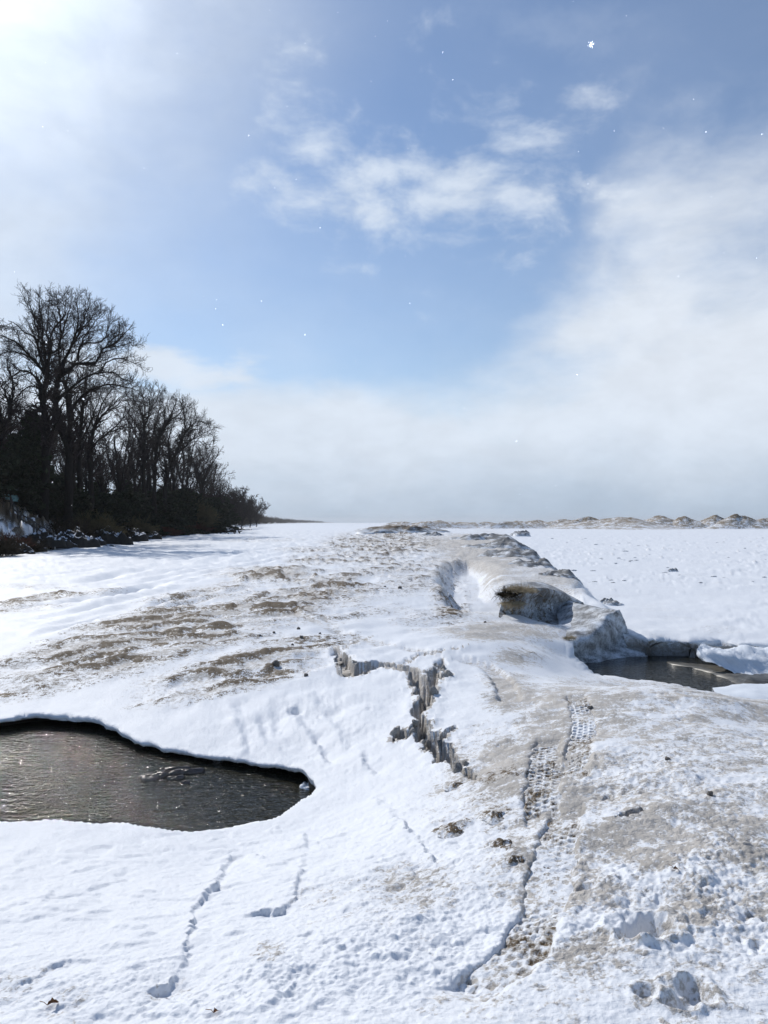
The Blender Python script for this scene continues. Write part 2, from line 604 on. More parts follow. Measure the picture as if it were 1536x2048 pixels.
def roughen(poly, step, amp, freq, seed):
    pts = []
    n = len(poly)
    for i in range(n):
        a, b = poly[i], poly[(i + 1) % n]
        m = max(1, int(np.linalg.norm(b - a) / step))
        for k in range(m):
            pts.append(a + (b - a) * k / m)
    pts = np.array(pts)
    j = fbm(pts[:, 0] * freq, pts[:, 1] * freq, 4, seed, .6) * amp
    j2 = fbm(pts[:, 0] * freq + 40, pts[:, 1] * freq, 4, seed, .6) * amp
    return pts + np.stack([j, j2], 1)


POOL_L = roughen(POOL_L, .05, .036, 3.2, 191)
POOL_L = roughen(POOL_L, .05, .010, 14, 197)
POOL_R = roughen(POOL_R, .14, .05, 1.8, 193)
GULLY = smooth_poly([P(*q) for q in [(905, 1140, .5), (888, 1165, .5), (897, 1205, .45), (916, 1244, .4), (960, 1246, .4), (1040, 1250, .4), (1110, 1262, .4), (1165, 1240, .38), (1150, 1205, .4), (1060, 1190, .45), (1000, 1180, .5), (985, 1150, .5), (940, 1133, .5)]], 4, True)

# cracks: (photo x, photo y, half width in metres)
CRACKS = [
    [(648, 1283, .02), (672, 1300, .06), (690, 1325, .16), (702, 1345, .20), (728, 1335, .20), (762, 1330, .17), (790, 1335, .12), (822, 1345, .13), (842, 1372, .13), (852, 1398, .13), (838, 1425, .09), (842, 1450, .09), (855, 1478, .11), (875, 1500, .12), (893, 1518, .08), (915, 1535, .07), (940, 1552, .06), (950, 1566, .02)],
    [(885, 1315, .03), (878, 1335, .10), (866, 1358, .12), (858, 1385, .10), (852, 1398, .09)],
    [(842, 1450, .05), (820, 1468, .08), (803, 1474, .12), (800, 1466, .08)],
    [(690, 1300, .03), (712, 1285, .035), (745, 1272, .02)],
    [(860, 1358, .03), (885, 1360, .07), (905, 1345, .03)],
    [(875, 1500, .05), (896, 1470, .06), (912, 1452, .02)],
    [(800, 1330, .04), (835, 1312, .05), (880, 1304, .05), (920, 1296, .03), (950, 1290, .01)],
    [(1240, 1640, .01), (1262, 1632, .05), (1290, 1626, .03), (1330, 1616, .012)],
]

# tyre tracks: points, half width, depth, tread pitch (0 = plain rut)
TRACKS = [
    ([(905, 1990), (960, 1960), (1010, 1930), (1050, 1885), (1080, 1830), (1100, 1760), (1112, 1700), (1128, 1640), (1142, 1600)], .10, .022, .075),
    ([(1085, 1650), (1085, 1600), (1088, 1550), (1092, 1500), (1095, 1470)], .115, .018, .080),
    ([(1125, 1570), (1150, 1530), (1158, 1490), (1168, 1450), (1160, 1415), (1150, 1390)], .10, .014, .085),
    ([(1020, 1400), (1010, 1370), (985, 1340), (950, 1325), (905, 1312)], .13, .03, .10),
    ([(560, 1213), (610, 1235), (650, 1252), (700, 1268), (730, 1280), (800, 1293), (870, 1308)], .10, .04, 0),
    ([(575, 1211), (625, 1225), (655, 1240), (668, 1252)], .07, .03, 0),
    ([(800, 1293), (870, 1310), (900, 1316)], .03, .012, .04),
]
# small ledges: ground steps down on the right hand side of the line, walking away from the camera
LEDGES = [
    ([(240, 1992), (330, 1962), (352, 1935), (375, 1905), (378, 1870), (388, 1830), (402, 1803), (425, 1780), (440, 1755), (455, 1725), (463, 1706)], .030),
    ([(480, 1836), (520, 1822), (560, 1816), (578, 1800), (592, 1775), (605, 1745), (604, 1715)], .022),
    ([(80, 1815), (100, 1800), (112, 1780), (130, 1768)], .014),
    ([(0, 1985), (70, 1960), (120, 1925), (200, 1918), (290, 1915)], .016),
    ([(495, 1515), (488, 1475), (478, 1440), (468, 1405)], .045),
    ([(660, 1530), (645, 1505), (628, 1480), (600, 1440), (585, 1410)], .045), ([(700, 1500), (672, 1450), (640, 1410), (622, 1380)], .03), ([(560, 1505), (552, 1470), (548, 1430), (560, 1390)], .03), ([(760, 1560), (735, 1530), (720, 1500)], .03), ([(880, 1730), (820, 1660), (770, 1610), (745, 1590)], .022), ([(612, 1700), (610, 1675), (612, 1655)], .02), ([(700, 1790), (760, 1775), (830, 1770)], .018), ([(820, 1930), (900, 1945), (1000, 1935)], .02),
    ([(548, 1500), (530, 1480), (520, 1450), (512, 1425)], .045),
    ([(960, 1960), (1010, 1925), (1045, 1880), (1062, 1850)], .035),
    ([(0, 1320), (50, 1296), (100, 1283), (150, 1262), (200, 1250)], .06),
    ([(120, 1345), (160, 1310), (200, 1293), (230, 1288)], .035),
]
RUTS = [
    ([(140, 1165), (200, 1158), (260, 1143), (335, 1133)], .10, .05), ([(170, 1172), (230, 1166), (330, 1160)], .09, .05),
    ([(120, 1208), (190, 1196), (260, 1185), (330, 1165)], .09, .04), ([(230, 1195), (285, 1180), (330, 1168)], .09, .05),
    ([(0, 1245), (120, 1230), (240, 1200), (350, 1180)], .07, .03), ([(60, 1262), (200, 1228), (300, 1205)], .07, .03),
    ([(250, 1170), (400, 1140), (520, 1118), (640, 1100)], .08, .035), ([(270, 1178), (420, 1146), (540, 1122), (670, 1104)], .08, .03),
    ([(300, 1150), (420, 1132), (560, 1108), (700, 1085)], .08, .03),
    ([(0, 1190), (100, 1185), (200, 1178)], .07, .03), ([(420, 1130), (450, 1112), (520, 1100), (600, 1090)], .1, .03),
    ([(0, 1160), (80, 1152), (180, 1140), (300, 1125)], .07, .03), ([(0, 1222), (140, 1205), (300, 1178), (420, 1155)], .08, .05), ([(40, 1280), (180, 1240), (330, 1205), (450, 1180)], .07, .04), ([(300, 1228), (420, 1195), (520, 1172)], .06, .03), ([(350, 1120), (470, 1104), (600, 1086)], .09, .05),
]
# dark holes where the crust broke in: photo x, y, radius m, depth
HOLES = [(1290, 1855, .11, .09), (1262, 1875, .06, .07), (545, 1328, .05, .04), (620, 1343, .08, .06), (1380, 1990, .07, .035), (1360, 2010, .05, .04), (1090, 1560, .05, .03), (1320, 1838, .05, .03), (590, 1420, .10, .04), (1390, 1975, .05, .04), (1290, 1990, .04, .025), (1180, 1450, .04, .03)]


def PT(px, py):
    """point of the broad relief seen at a photograph pixel"""
    z = 0.6
    for _ in range(14):
        p = P(px, py, z)
        zn = float(tps(np.array([p[0]]), np.array([p[1]]))[0])
        z = 0.5 * z + 0.5 * zn
    return p


def blob(U, V, cx, cy, rx, ry, soft=0.5, tilt=0.0):
    du = (U - cx)
    dv = (V - cy) - tilt * du
    q = np.sqrt((du / rx) ** 2 + (dv / ry) ** 2)
    return 1 - sstep(q, 1 - soft, 1 + soft)


_cache = {}


def PTS(pts):
    key = tuple(tuple(a) for a in pts)
    if key not in _cache:
        _cache[key] = smooth_poly([list(PT(a[0], a[1])) + list(a[2:]) for a in pts], 4)
    return _cache[key]


def PT1(px, py):
    key = (px, py)
    if key not in _cache:
        _cache[key] = PT(px, py)
    return _cache[key]


def terrain(X, Y, cell=None, detail=True):
    """height and masks at world points; cell = local mesh spacing"""
    if cell is None:
        cell = np.full(X.shape, 0.02)
    lv0 = 1 - sstep(cell, .06, .16)
    R = np.sqrt(X * X + Y * Y)
    wx = fbm(X * 0.9, Y * 0.9, 3, 3) * 0.25
    wy = fbm(X * 0.9, Y * 0.9, 3, 9) * 0.25
    h = tps(X, Y)
    # lake ice plain on the right
    sc = np.clip(R / 16, 0.5, 12)
    d, _, side, _ = seg_dist(X + wx * sc * .8, Y + wy * sc * .8, EDGE)
    s = -d * side             # positive on the lake side
    lake = sstep(s, -0.30 * sc, 0.15 * sc)
    lake = lake * sstep(Y, 13.0, 13.9)
    plain = PLAIN_Z + 0.05 * fbm(X * .25, Y * .25, 4, 21) + 0.02 * fbm(X * 1.2, Y * 2.4, 3, 25)
    h0 = h.copy()
    h = h * (1 - lake) + plain * lake
    U = 768 + F * X / np.maximum(Y, 0.2)
    V = 1045 + F * (CAMZ - h0) / np.maximum(Y, 0.2)
    infront = (Y > 0.5)
    # wooded bank on the left
    db, pb, sb, _ = seg_dist(X + wx * 6, Y + wy * 6, BANK)
    sB = db * sb              # positive on the left of the line, going away
    top = np.interp(Y, [0, 50, 80, 130, 260, 700, 4000], [4.0, 4.4, 4.4, 4.0, 4.0, 3, 3])
    bank = np.where(sB > 0, sstep(sB, -1.5, np.interp(Y, [60, 140], [7.5, 13])) * top + sstep(sB, 10, 60) * 3.0, 0)
    lump = billow(X * .16, Y * .10, 2, 61)
    bank = bank * (0.9 + 0.25 * lump) + sstep(sB, 0, 3) * (lump - .4) * .7 * (1 - sstep(Y, 150, 400))
    h = h + np.maximum(bank, 0)
    onbank = sstep(sB, -1.5, 2)
    # gully behind the near rim
    ins = inside(X, Y, GULLY)
    dg, _, _, _ = seg_dist(X + wx * .5, Y + wy * .5, GULLY, True)
    sg = np.where(ins, -dg, dg)
    leftw = sstep(X / np.maximum(Y, 1), 0.115, 0.15)
    wgt = 1 - sstep(sg, -0.10 - 0.75 * leftw - .6 * cell, 0.08 + .6 * cell)
    h = h * (1 - wgt) + (0.22 + 0.06 * fbm(X * .8, Y * .8, 2, 5)) * wgt

    dirt_shade = np.zeros_like(h)
    lit = np.zeros_like(h)
    wet = np.zeros_like(h)
    rough = np.zeros_like(h)
    n1 = fbm(X * .9 + 3, Y * .9, 5, 31)
    n2 = fbm(X * 3.1, Y * 3.1, 4, 37)
    # --- dirty zones
    right = sstep(U + 60 * n1 + 40 * n2, 880, 1120) * sstep(V, 1325, 1390)
    right = right * (1 - .7 * blob(U, V, 1400, 2060, 230, 120, .6)) * (1 - .8 * blob(U, V, 920, 1820, 130, 110, .7)) * (1 - .7 * blob(U, V, 1250, 1990, 240, 60, .6))
    apron = blob(U, V, 1250, 1345, 150, 30, .4)
    dirt_shade += right * (0.36 + 0.26 * n1 + .35 * n2)
    dirt_shade += blob(U, V, 160, 1990, 260, 70, .6) * (.12 + .3 * n2) + blob(U, V, 800, 1850, 260, 160, .7) * (.08 + .28 * n1)
    for (cx, cy, rx, ry, a, t) in [(1040, 1560, 130, 95, .45, 0), (1010, 1370, 45, 60, .5, 0), (1300, 1420, 230, 60, .35, 0), (900, 1600, 80, 40, .3, 0), (1120, 1520, 90, 110, .35, 0), (880, 1880, 60, 30, .25, 0),
                                   (1150, 1900, 120, 80, .22, -.4), (840, 1770, 70, 40, .35, 0), (1050, 1780, 90, 60, .25, 0), (960, 1990, 110, 45, .4, 0), (540, 1905, 30, 22, .5, 0), (1000, 1262, 130, 18, .5, 0), (1060, 1310, 60, 22, .45, 0),
                                   (1440, 1700, 200, 160, .2, 0), (1200, 1760, 200, 120, .15, 0), (1350, 1980, 90, 50, .35, 0), (930, 1120, 60, 50, .6, .1), (980, 1100, 40, 40, .6, 0), (980, 1200, 60, 60, .25, 0), (1500, 1860, 90, 60, .4, .3)]:
        dirt_shade += blob(U, V, cx, cy, rx, ry, .6, t) * (a + a * 0.9 * n1 + .25 * n2) * infront
    # streaks of exposed litter on the left rise: terraces running away to the right
    ca, sa = math.cos(math.radians(32)), math.sin(math.radians(32))
    A = X * ca + Y * sa
    Bq = -X * sa + Y * ca
    st = fbm(A * .38 + wx, Bq * 1.55 + wy * 1.6, 4, 41)
    st2 = fbm(A * 1.0 + wx, Bq * 3.6 + wy, 3, 47)
    ZL = 0
    for (cx, cy, rx, ry, a, t) in [(400, 1260, 400, 46, 1.0, -.28), (200, 1275, 260, 30, .85, -.33), (470, 1345, 200, 38, .9, -.22), (90, 1340, 160, 18, .4, -.2), (640, 1225, 120, 30, .5, 0), (430, 1178, 160, 12, .55, -.2), (600, 1300, 140, 30, .55, -.1), (560, 1150, 130, 16, .9, 0), (600, 1185, 110, 18, .75, 0), (110, 1195, 120, 8, .9, -.12),
                                   (60, 1215, 90, 10, .5, -.1), (900, 1190, 40, 55, .8, .1), (800, 1150, 120, 40, .55, 0), (760, 1090, 110, 26, .85, 0), (780, 1063, 60, 8, 1.3, 0), (690, 1120, 120, 12, .7, 0), (640, 1100, 90, 8, .5, 0), (850, 1240, 80, 20, .35, 0),
                                   (30, 1360, 70, 20, .35, -.2), (70, 1172, 90, 6, .4, 0), (500, 1080, 120, 5, .3, 0), (740, 1220, 100, 30, .25, 0), (550, 1323, 22, 14, .9, 0), (1040, 1560, 90, 70, .15, 0), (1040, 1310, 40, 14, .3, 0), (915, 1165, 25, 50, .5, 0)]:
        ZL = np.maximum(ZL, blob(U, V, cx, cy, rx, ry, .55, t) * a)
    ZL = np.clip(ZL * 1.3, 0, 1.3) * infront * (1 - lake)
    ridge = sstep(st + .35 * st2, 0.02, 0.55)
    keep0 = sstep(fbm(A * .45 + 9, Bq * .7, 3, 45), -.45, .15)
    ph = Bq / .62 + 2.2 * wy + .55 * fbm(A * .55, Bq * .8, 3, 43)
    fr = ph - np.floor(ph)
    saw = np.where(fr < .22, fr / .22, (1 - fr) / .78)
    keep = sstep(fbm(A * .45 + 9, Bq * .7, 3, 45), -.45, .15)
    fine = fbm(A * 4, Bq * 9, 3, 49)
    lit += ZL * (.70 * fine) * (ridge + keep) * .6
    h += ZL * .02 * fine * lv0
    lit += ZL * (ridge * .34 + .04 + keep * .95 * sstep(fr, 0.02, .12) * (1 - sstep(fr, .30, .52)))
    h += ZL * keep * .055 * (saw * saw * (3 - 2 * saw)) * np.clip(Y / 16, .7, 1.6)
    dirt_shade += ZL * (0.38 + .5 * st + .3 * keep0)
    h += ZL * (0.035 * st + 0.028 * st2) * np.clip(Y / 14, .6, 2.2)
    # other faint sastrugi on the beach and slopes
    zs = infront * sstep(Y, 7, 14) * (1 - lake) * (1 - onbank)
    h += zs * 0.040 * fbm(A * .35, Bq * 1.8 + wy, 4, 52) * np.clip(Y / 20, .6, 2.5)
    # clumps of frozen weed in the near snow
    for (px, py, r_, a) in [(900, 1658, .10, 1.0), (925, 1645, .07, .9), (870, 1650, .07, .6), (1000, 1690, .12, .6), (1040, 1715, .10, .7), (985, 1630, .11, .6), (1080, 1745, .07, .6), (960, 1600, .10, .55), (905, 1570, .14, .55), (1000, 1560, .2, .45), (1085, 1570, .14, .55), (1010, 1705, .05, .8), (1070, 1310, .14, .5), (1000, 1340, .12, .35)]:
        c = PT1(px, py)
        q = np.sqrt((X - c[0]) ** 2 + (Y - c[1]) ** 2) / r_ + .55 * n2
        k = 1 - sstep(q, .2, 1.35)
        lit += a * .55 * k * (0.8 + .9 * perlin(X * 9, Y * 9, 71))
        dirt_shade += a * .5 * k
        h += k * a * 0.018
        rough += k * .8
    for (cx, cy, rx, ry, a_) in [(1040, 1135, 90, 45, .55), (975, 1100, 60, 35, .5), (1110, 1175, 60, 30, .6), (1020, 1262, 110, 18, .45), (930, 1085, 90, 16, .5)]:
        dirt_shade += blob(U, V, cx, cy, rx, ry, .6) * (a_ + .3 * n1) * infront * (1 - lake)
    dirt_shade = dirt_shade * (1 - .85 * wgt)
    # bank litter
    bl = sstep(fbm(X * .6, Y * .3, 4, 66) + .5 * fbm(X * 2.6, Y * 1.5, 3, 67) + sstep(sB, 1, 7) * .55 + .06, -0.05, .30)
    lit = lit * (1 - onbank) + onbank * bl * sstep(sB, -.5, 1.5) * 1.2
    foot = (1 - sstep(np.abs(sB - 0.2), .5, 2.2)) * blob(U, V, 40, 1104, 160, 22, .5)
    dirt_shade = np.maximum(dirt_shade, foot * .9)
    lit = np.maximum(lit, foot * .35)
    # lake ice: tiny dark chunks and drift streaks
    if detail:
        lk = lake * infront
        ch = perlin(X * 2.6, Y * 1.3, 83) + .5 * perlin(X * 6, Y * 3, 84)
        chunk = sstep(ch, .70, .95) * sstep(Y, 17, 30)
        h += lk * chunk * 0.07 * np.clip(Y / 30, .6, 2)
        dirt_shade += lk * chunk * .35
        dirt_shade += lk * .16 * sstep(fbm(X * .5, Y * .9, 4, 87), .0, .6)
        h += lk * .030 * fbm(X * .8 + wx * 3, Y * 2.0 + wy * 4, 4, 88) * sstep(fbm(X * .12, Y * .16, 3, 86), -.3, .5) * np.clip(Y / 15, .7, 3)
    # overall roughness of crust
    rough = np.maximum(rough, right * np.clip(.70 + .7 * fbm(X * 1.1, Y * 1.1, 3, 111), .3, 1.15))
    rough = np.clip(rough + .6 * blob(U, V, 700, 1330, 260, 90, .5) + .35 * blob(U, V, 640, 1480, 130, 90, .5) + .5 * blob(U, V, 800, 1800, 300, 200, .6) + .6 * ZL + .4 * blob(U, V, 350, 1980, 420, 60, .5) + .10 * blob(U, V, 380, 1830, 480, 180, .5) + .25 * blob(U, V, 560, 1430, 220, 110, .5), 0, 1) * (1 - apron)

    rough = rough * np.clip(.75 + .85 * fbm(X * .8 + 7, Y * .8, 3, 113), .12, 1.25)

    def lvl(wl):
        return 1 - sstep(cell, wl * .35, wl * .9)
    if detail:
        near = 1 - sstep(R, 40, 80)
        h += near * (0.016 + .030 * rough) * fbm(X * 1.7, Y * 1.7, 2, 90) * lvl(.5)
        bz = billow(X * 6, Y * 6, 3, 93)
        h += near * (0.0035 + .017 * rough) * (bz - .45) * lvl(.15)
        h += near * (0.0022 + .0085 * rough) * fbm(X * 24, Y * 24, 2, 97) * lvl(.045)
        h += near * (0.0010 + .0048 * rough) * perlin(X * 55, Y * 55, 99) * lvl(.02)
        # pits and icy chunks in the crust
        pit = sstep(perlin(X * 7.5, Y * 7.5, 101) + .5 * perlin(X * 17, Y * 17, 102), .5, .95)
        h -= rough * pit * .030 * lvl(.1)
        # fine sun-cups in smooth snow
        h += near * (1 - rough) * .004 * fbm(X * 9, Y * 14, 3, 103) * lvl(.1)
        # horizontal crust lines in the near left snow
        z0 = blob(U, V, 450, 1850, 620, 230, .4)
        cl = perlin(X * 1.3 + wx * 6 + Y * .5, Y * 3.2 + wy * 9, 108) + .45 * perlin(X * 6, Y * 12, 109)
        h += z0 * .013 * sstep(cl, .05, .4) * lvl(.1)

    # tracks, ledges, ruts and holes
    for pts, hw, dep, pitch in TRACKS:
        q = PTS(pts)
        bb = (X > q[:, 0].min() - .6) & (X < q[:, 0].max() + .6) & (Y > q[:, 1].min() - .6) & (Y < q[:, 1].max() + .6)
        if not bb.any():
            continue
        x, y = X[bb], Y[bb]
        d, par, sd, L = seg_dist(x, y, q)
        d = d + .028 * fbm(x * 6, y * 6, 3, 121)
        fade = sstep(par, 0, .25) * (1 - sstep(par, L - .25, L)) * np.clip(.75 + .6 * perlin(x * 2.2, y * 2.2, 120), .25, 1)
        w = (1 - sstep(d, hw * .85 - .4 * cell[bb], hw * 1.15 + .4 * cell[bb])) * fade
        rim = (np.exp(-((d - hw * 1.35) / np.maximum(hw * .3, cell[bb] * 1.1)) ** 2)) * fade * np.clip(hw / (cell[bb] * 1.5), 0, 1)
        hh = h[bb] * 1.0
        hh = hh - w * dep + rim * dep * .35
        if pitch:
            hh -= (1 - sstep(d, hw * .85, hw * 1.02)) * sstep(par, .0, .12) * (1 - sstep(par, L - .12, L)) * .022
        h[bb] = hh
        dd = dirt_shade[bb]
        dd += w * (.28 + .2 * (1 - lake[bb]))
        dirt_shade[bb] = dd
        rr = rough[bb]
        h[bb] += 0
    for pts, dep in LEDGES:
        q = PTS(pts)
        bb = (X > q[:, 0].min() - .8) & (X < q[:, 0].max() + .8) & (Y > q[:, 1].min() - .8) & (Y < q[:, 1].max() + .8)
        if not bb.any():
            continue
        x, y = X[bb], Y[bb]
        jig = .022 * fbm(x * 4, y * 4, 2, 131) + .020 * fbm(x * 15, y * 15, 3, 132)
        d, par, sd, L = seg_dist(x + jig, y + jig, q)
        fade = sstep(par, 0, .15) * (1 - sstep(par, L - .15, L))
        s_ = -d * sd
        wl = np.maximum(1.3 * cell[bb], .012)
        prof = (.55 * np.exp(np.minimum(s_, 0) / .08)) * (1 - sstep(s_, -wl, wl)) - .85 * np.exp(-np.maximum(s_, 0) / .12) * sstep(s_, -wl, wl)
        h[bb] += prof * dep * 1.15 * fade * np.clip(.75 + .9 * fbm(x * 2.6, y * 2.6, 3, 133), .0, 1.5)
    for pts, hw, dep in RUTS:
        q = PTS(pts)
        bb = (X > q[:, 0].min() - 2) & (X < q[:, 0].max() + 2) & (Y > q[:, 1].min() - 2) & (Y < q[:, 1].max() + 2)
        if not bb.any():
            continue
        x, y = X[bb], Y[bb]
        d, par, sd, L = seg_dist(x + .08 * perlin(x, y, 141), y, q)
        k = np.clip(cell[bb] / .10, 1, 4)
        w = 1.5 * np.exp(-(d / (hw * k)) ** 2) * sstep(par, 0, 1) * (1 - sstep(par, L - 1, L)) * np.clip(.7 + perlin(x * .7, y * .7, 143), 0, 1.2)
        rim = np.exp(-((d - hw * k * 2) / (hw * k * .7)) ** 2) * sstep(par, 0, 1) * (1 - sstep(par, L - 1, L))
        h[bb] += -w * dep * 2.0 + rim * dep * .9
    for px, py, r_, dep in HOLES:
        c = PT1(px, py)
        q = np.sqrt((X - c[0]) ** 2 + (Y - c[1]) ** 2) / r_ + .45 * perlin(X * 14, Y * 14, 151)
        h -= dep * (1 - sstep(q, .5, 1.15))
        h += dep * .25 * np.exp(-((q - 1.35) / .25) ** 2)

    # cracks
    push = np.zeros(X.shape + (2,))
    for ci, pts in enumerate(CRACKS):
        q = PTS(pts)
        bb = (X > q[:, 0].min() - .8) & (X < q[:, 0].max() + .8) & (Y > q[:, 1].min() - .8) & (Y < q[:, 1].max() + .8)
        if not bb.any():
            continue
        x, y = X[bb], Y[bb]
        jx = .06 * fbm(x * 4.5, y * 4.5, 4, 161, .6)
        jy = .06 * fbm(x * 4.5, y * 4.5, 4, 171, .6)
        xj, yj = x + jx, y + jy
        d, par, sd, L, nx, ny = seg_dist(xj, yj, q[:, :2], False, 'all')
        seg = np.concatenate([[0], np.cumsum(np.linalg.norm(np.diff(q[:, :2], axis=0), axis=1))])
        hw = np.interp(par, seg, q[:, 2])
        kb = billow(x * 9 + 3, y * 6, 3, 179)
        e = d - hw * .88 + .045 * (kb - .45) * (d < .6)
        c_ = np.maximum(cell[bb], .018)
        dep = np.clip(hw * 2.9, 0.03, .33) * (0.85 + .5 * perlin(x * 3, y * 3, 177)) * np.clip(hw / (c_ * .8), 0, 1) ** 1.5
        qq = e / c_
        ok = (hw > c_ * .9)
        b0 = ok & (np.abs(qq) <= .6)
        b1 = ok & (qq < -.6) & (qq >= -1.5)
        deep = ok & (qq < -1.5)
        kn = billow(x * 8, y * 8, 3, 181) - .4
        wsm = 1 - sstep(e, -0.13, np.maximum(.015, .5 * c_))
        drop = np.where(ok, np.where(b1, dep * (.62 + .35 * kn), np.where(deep, dep * (1 + .35 * kn * 1.0), 0.0)), wsm * dep)
        h[bb] -= drop
        ox = (xj - nx) / np.maximum(d, 1e-4)
        oy = (yj - ny) / np.maximum(d, 1e-4)
        mv = np.where(b0, -e, np.where(b1, -e - .015 - .05 * np.clip(kn + .3, 0, 1), 0.0))
        push[bb] += np.stack([ox * mv, oy * mv], -1)
        lipp = np.exp(-(np.maximum(e - .02, 0) / .10) ** 2) * (e > -.02)
        h[bb] += lipp * .016 * (1 + .8 * perlin(x * 9, y * 9, 185))
        ins_ = ok & (qq <= .15) | (~ok & (wsm > .25) & (hw > .015))
        dirt_shade[bb] = np.where(ins_, 1.0, dirt_shade[bb])
        lit[bb] = np.maximum(lit[bb], np.where(ins_, -.08 + .5 * kn + .34 * deep, 0))

    # pools: mesh points are pulled onto the outline so that the lip is a clean edge,
    # and on the far side the wall below the lip stands back (undercut by the water)
    for poly, left in ((POOL_L, True), (POOL_R, False)):
        cx, cy = poly.mean(0)
        bb = (X > poly[:, 0].min() - 1.5) & (X < poly[:, 0].max() + 1.5) & (Y > poly[:, 1].min() - 1.5) & (Y < poly[:, 1].max() + 1.5)
        if not bb.any():
            continue
        x, y = X[bb], Y[bb]
        ins = inside(x, y, poly)
        d, nx, ny = seg_dist(x, y, poly, True, True)
        s_ = np.where(ins, -d, d)
        q = s_ / np.maximum(cell[bb], .02)
        hh = h[bb] - .09 * np.exp(-np.maximum(s_, 0) / .30) * (s_ > -.6)
        if left:
            hh = h[bb] - .02 * np.exp(-np.maximum(s_, 0) / .03) * (s_ > -.2)
            far_ = sstep(ny - cy, -.35, .15)
            thick, under = .022, .30
        else:
            far_ = sstep(ny - cy, .2, .6)
            thick, under = .05, .10
        # outward direction
        dl = np.maximum(d, 1e-5)
        ox = np.where(ins, (nx - x) / dl, (x - nx) / dl)
        oy = np.where(ins, (ny - y) / dl, (y - ny) / dl)
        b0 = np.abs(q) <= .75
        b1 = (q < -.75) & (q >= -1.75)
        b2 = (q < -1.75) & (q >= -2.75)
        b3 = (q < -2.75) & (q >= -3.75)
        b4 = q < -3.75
        th = thick * (1 + .5 * perlin(nx * 5, ny * 5, 195))
        z = hh.copy()
        z = np.where(b1, hh - th, z)
        z = np.where(b2, (hh - th) * (.9 if left else .55), z)
        z = np.where(b3, -.10, z)
        z = np.where(b4, -.6, z)
        px_ = np.where(b0 | b1 | b2 | b3, nx - x, 0)
        py_ = np.where(b0 | b1 | b2 | b3, ny - y, 0)
        u = np.where(b1, .012, 0) + np.where(b2 | b3, under * far_ + .02, 0)
        push[bb] = np.stack([px_ + ox * u, py_ + oy * u], -1)
        h[bb] = z
        if left:
            wet[bb] = np.maximum(wet[bb], np.where(b2 | b3 | b4, 1.0, 0.0))  # wet sand; the black shade under the lip is painted in too
            wet[bb] = np.where(b1, .0, wet[bb])
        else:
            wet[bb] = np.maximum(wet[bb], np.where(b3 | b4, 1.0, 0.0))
            dirt_shade[bb] = np.where(b1 | b2, .75, dirt_shade[bb])  # shade on the camera-facing pool wall, painted into its colour; wet below
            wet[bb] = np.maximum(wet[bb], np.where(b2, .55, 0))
    dirt_shade = np.clip(dirt_shade, 0, 1)
    lit = np.clip(lit, 0, 1.2)
    return h, dirt_shade, lit, wet, push


def gh(x, y):
    h, *_ = terrain(np.array([float(x)]), np.array([float(y)]), np.array([max(.02, .003 * abs(y))]))
    return float(h[0])


# ground sheet: rows get denser towards the camera, columns denser in the view
def build_ground():
    rows = [0.02, 0.4, 0.8, 1.1, 1.3, 1.5, 1.7, 1.82, 1.9]
    r = 1.9
    while r < 6000:
        r += min(r * r * (.00068 if r < 8.5 else .00082), r * .020)
        rows.append(r)
    rows = np.array(rows)
    ang_in = np.radians(np.linspace(-31.5, 31.5, 720))
    ang_out = np.radians(np.concatenate([np.linspace(31.5, 328.5, 66)[1:-1]]))
    ang = np.concatenate([ang_in, ang_out])
    # D rows: forward distance inside the view wedge
    R, A = np.meshgrid(rows, ang, indexing='ij')
    X = R * np.sin(A)
    Y = R * np.cos(A)
    dr = np.gradient(rows)
    cell = np.repeat(dr[:, None], len(ang), 1)
    h, dirt_shade, lit, wet, push = terrain(X, Y, cell)
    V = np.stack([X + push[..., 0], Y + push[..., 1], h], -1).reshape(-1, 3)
    masks = np.stack([dirt_shade, lit, wet, np.ones_like(dirt_shade)], -1).reshape(-1, 4)
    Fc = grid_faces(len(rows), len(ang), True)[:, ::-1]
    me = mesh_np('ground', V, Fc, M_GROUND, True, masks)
    link('ground', me, kind='structure')


build_ground()

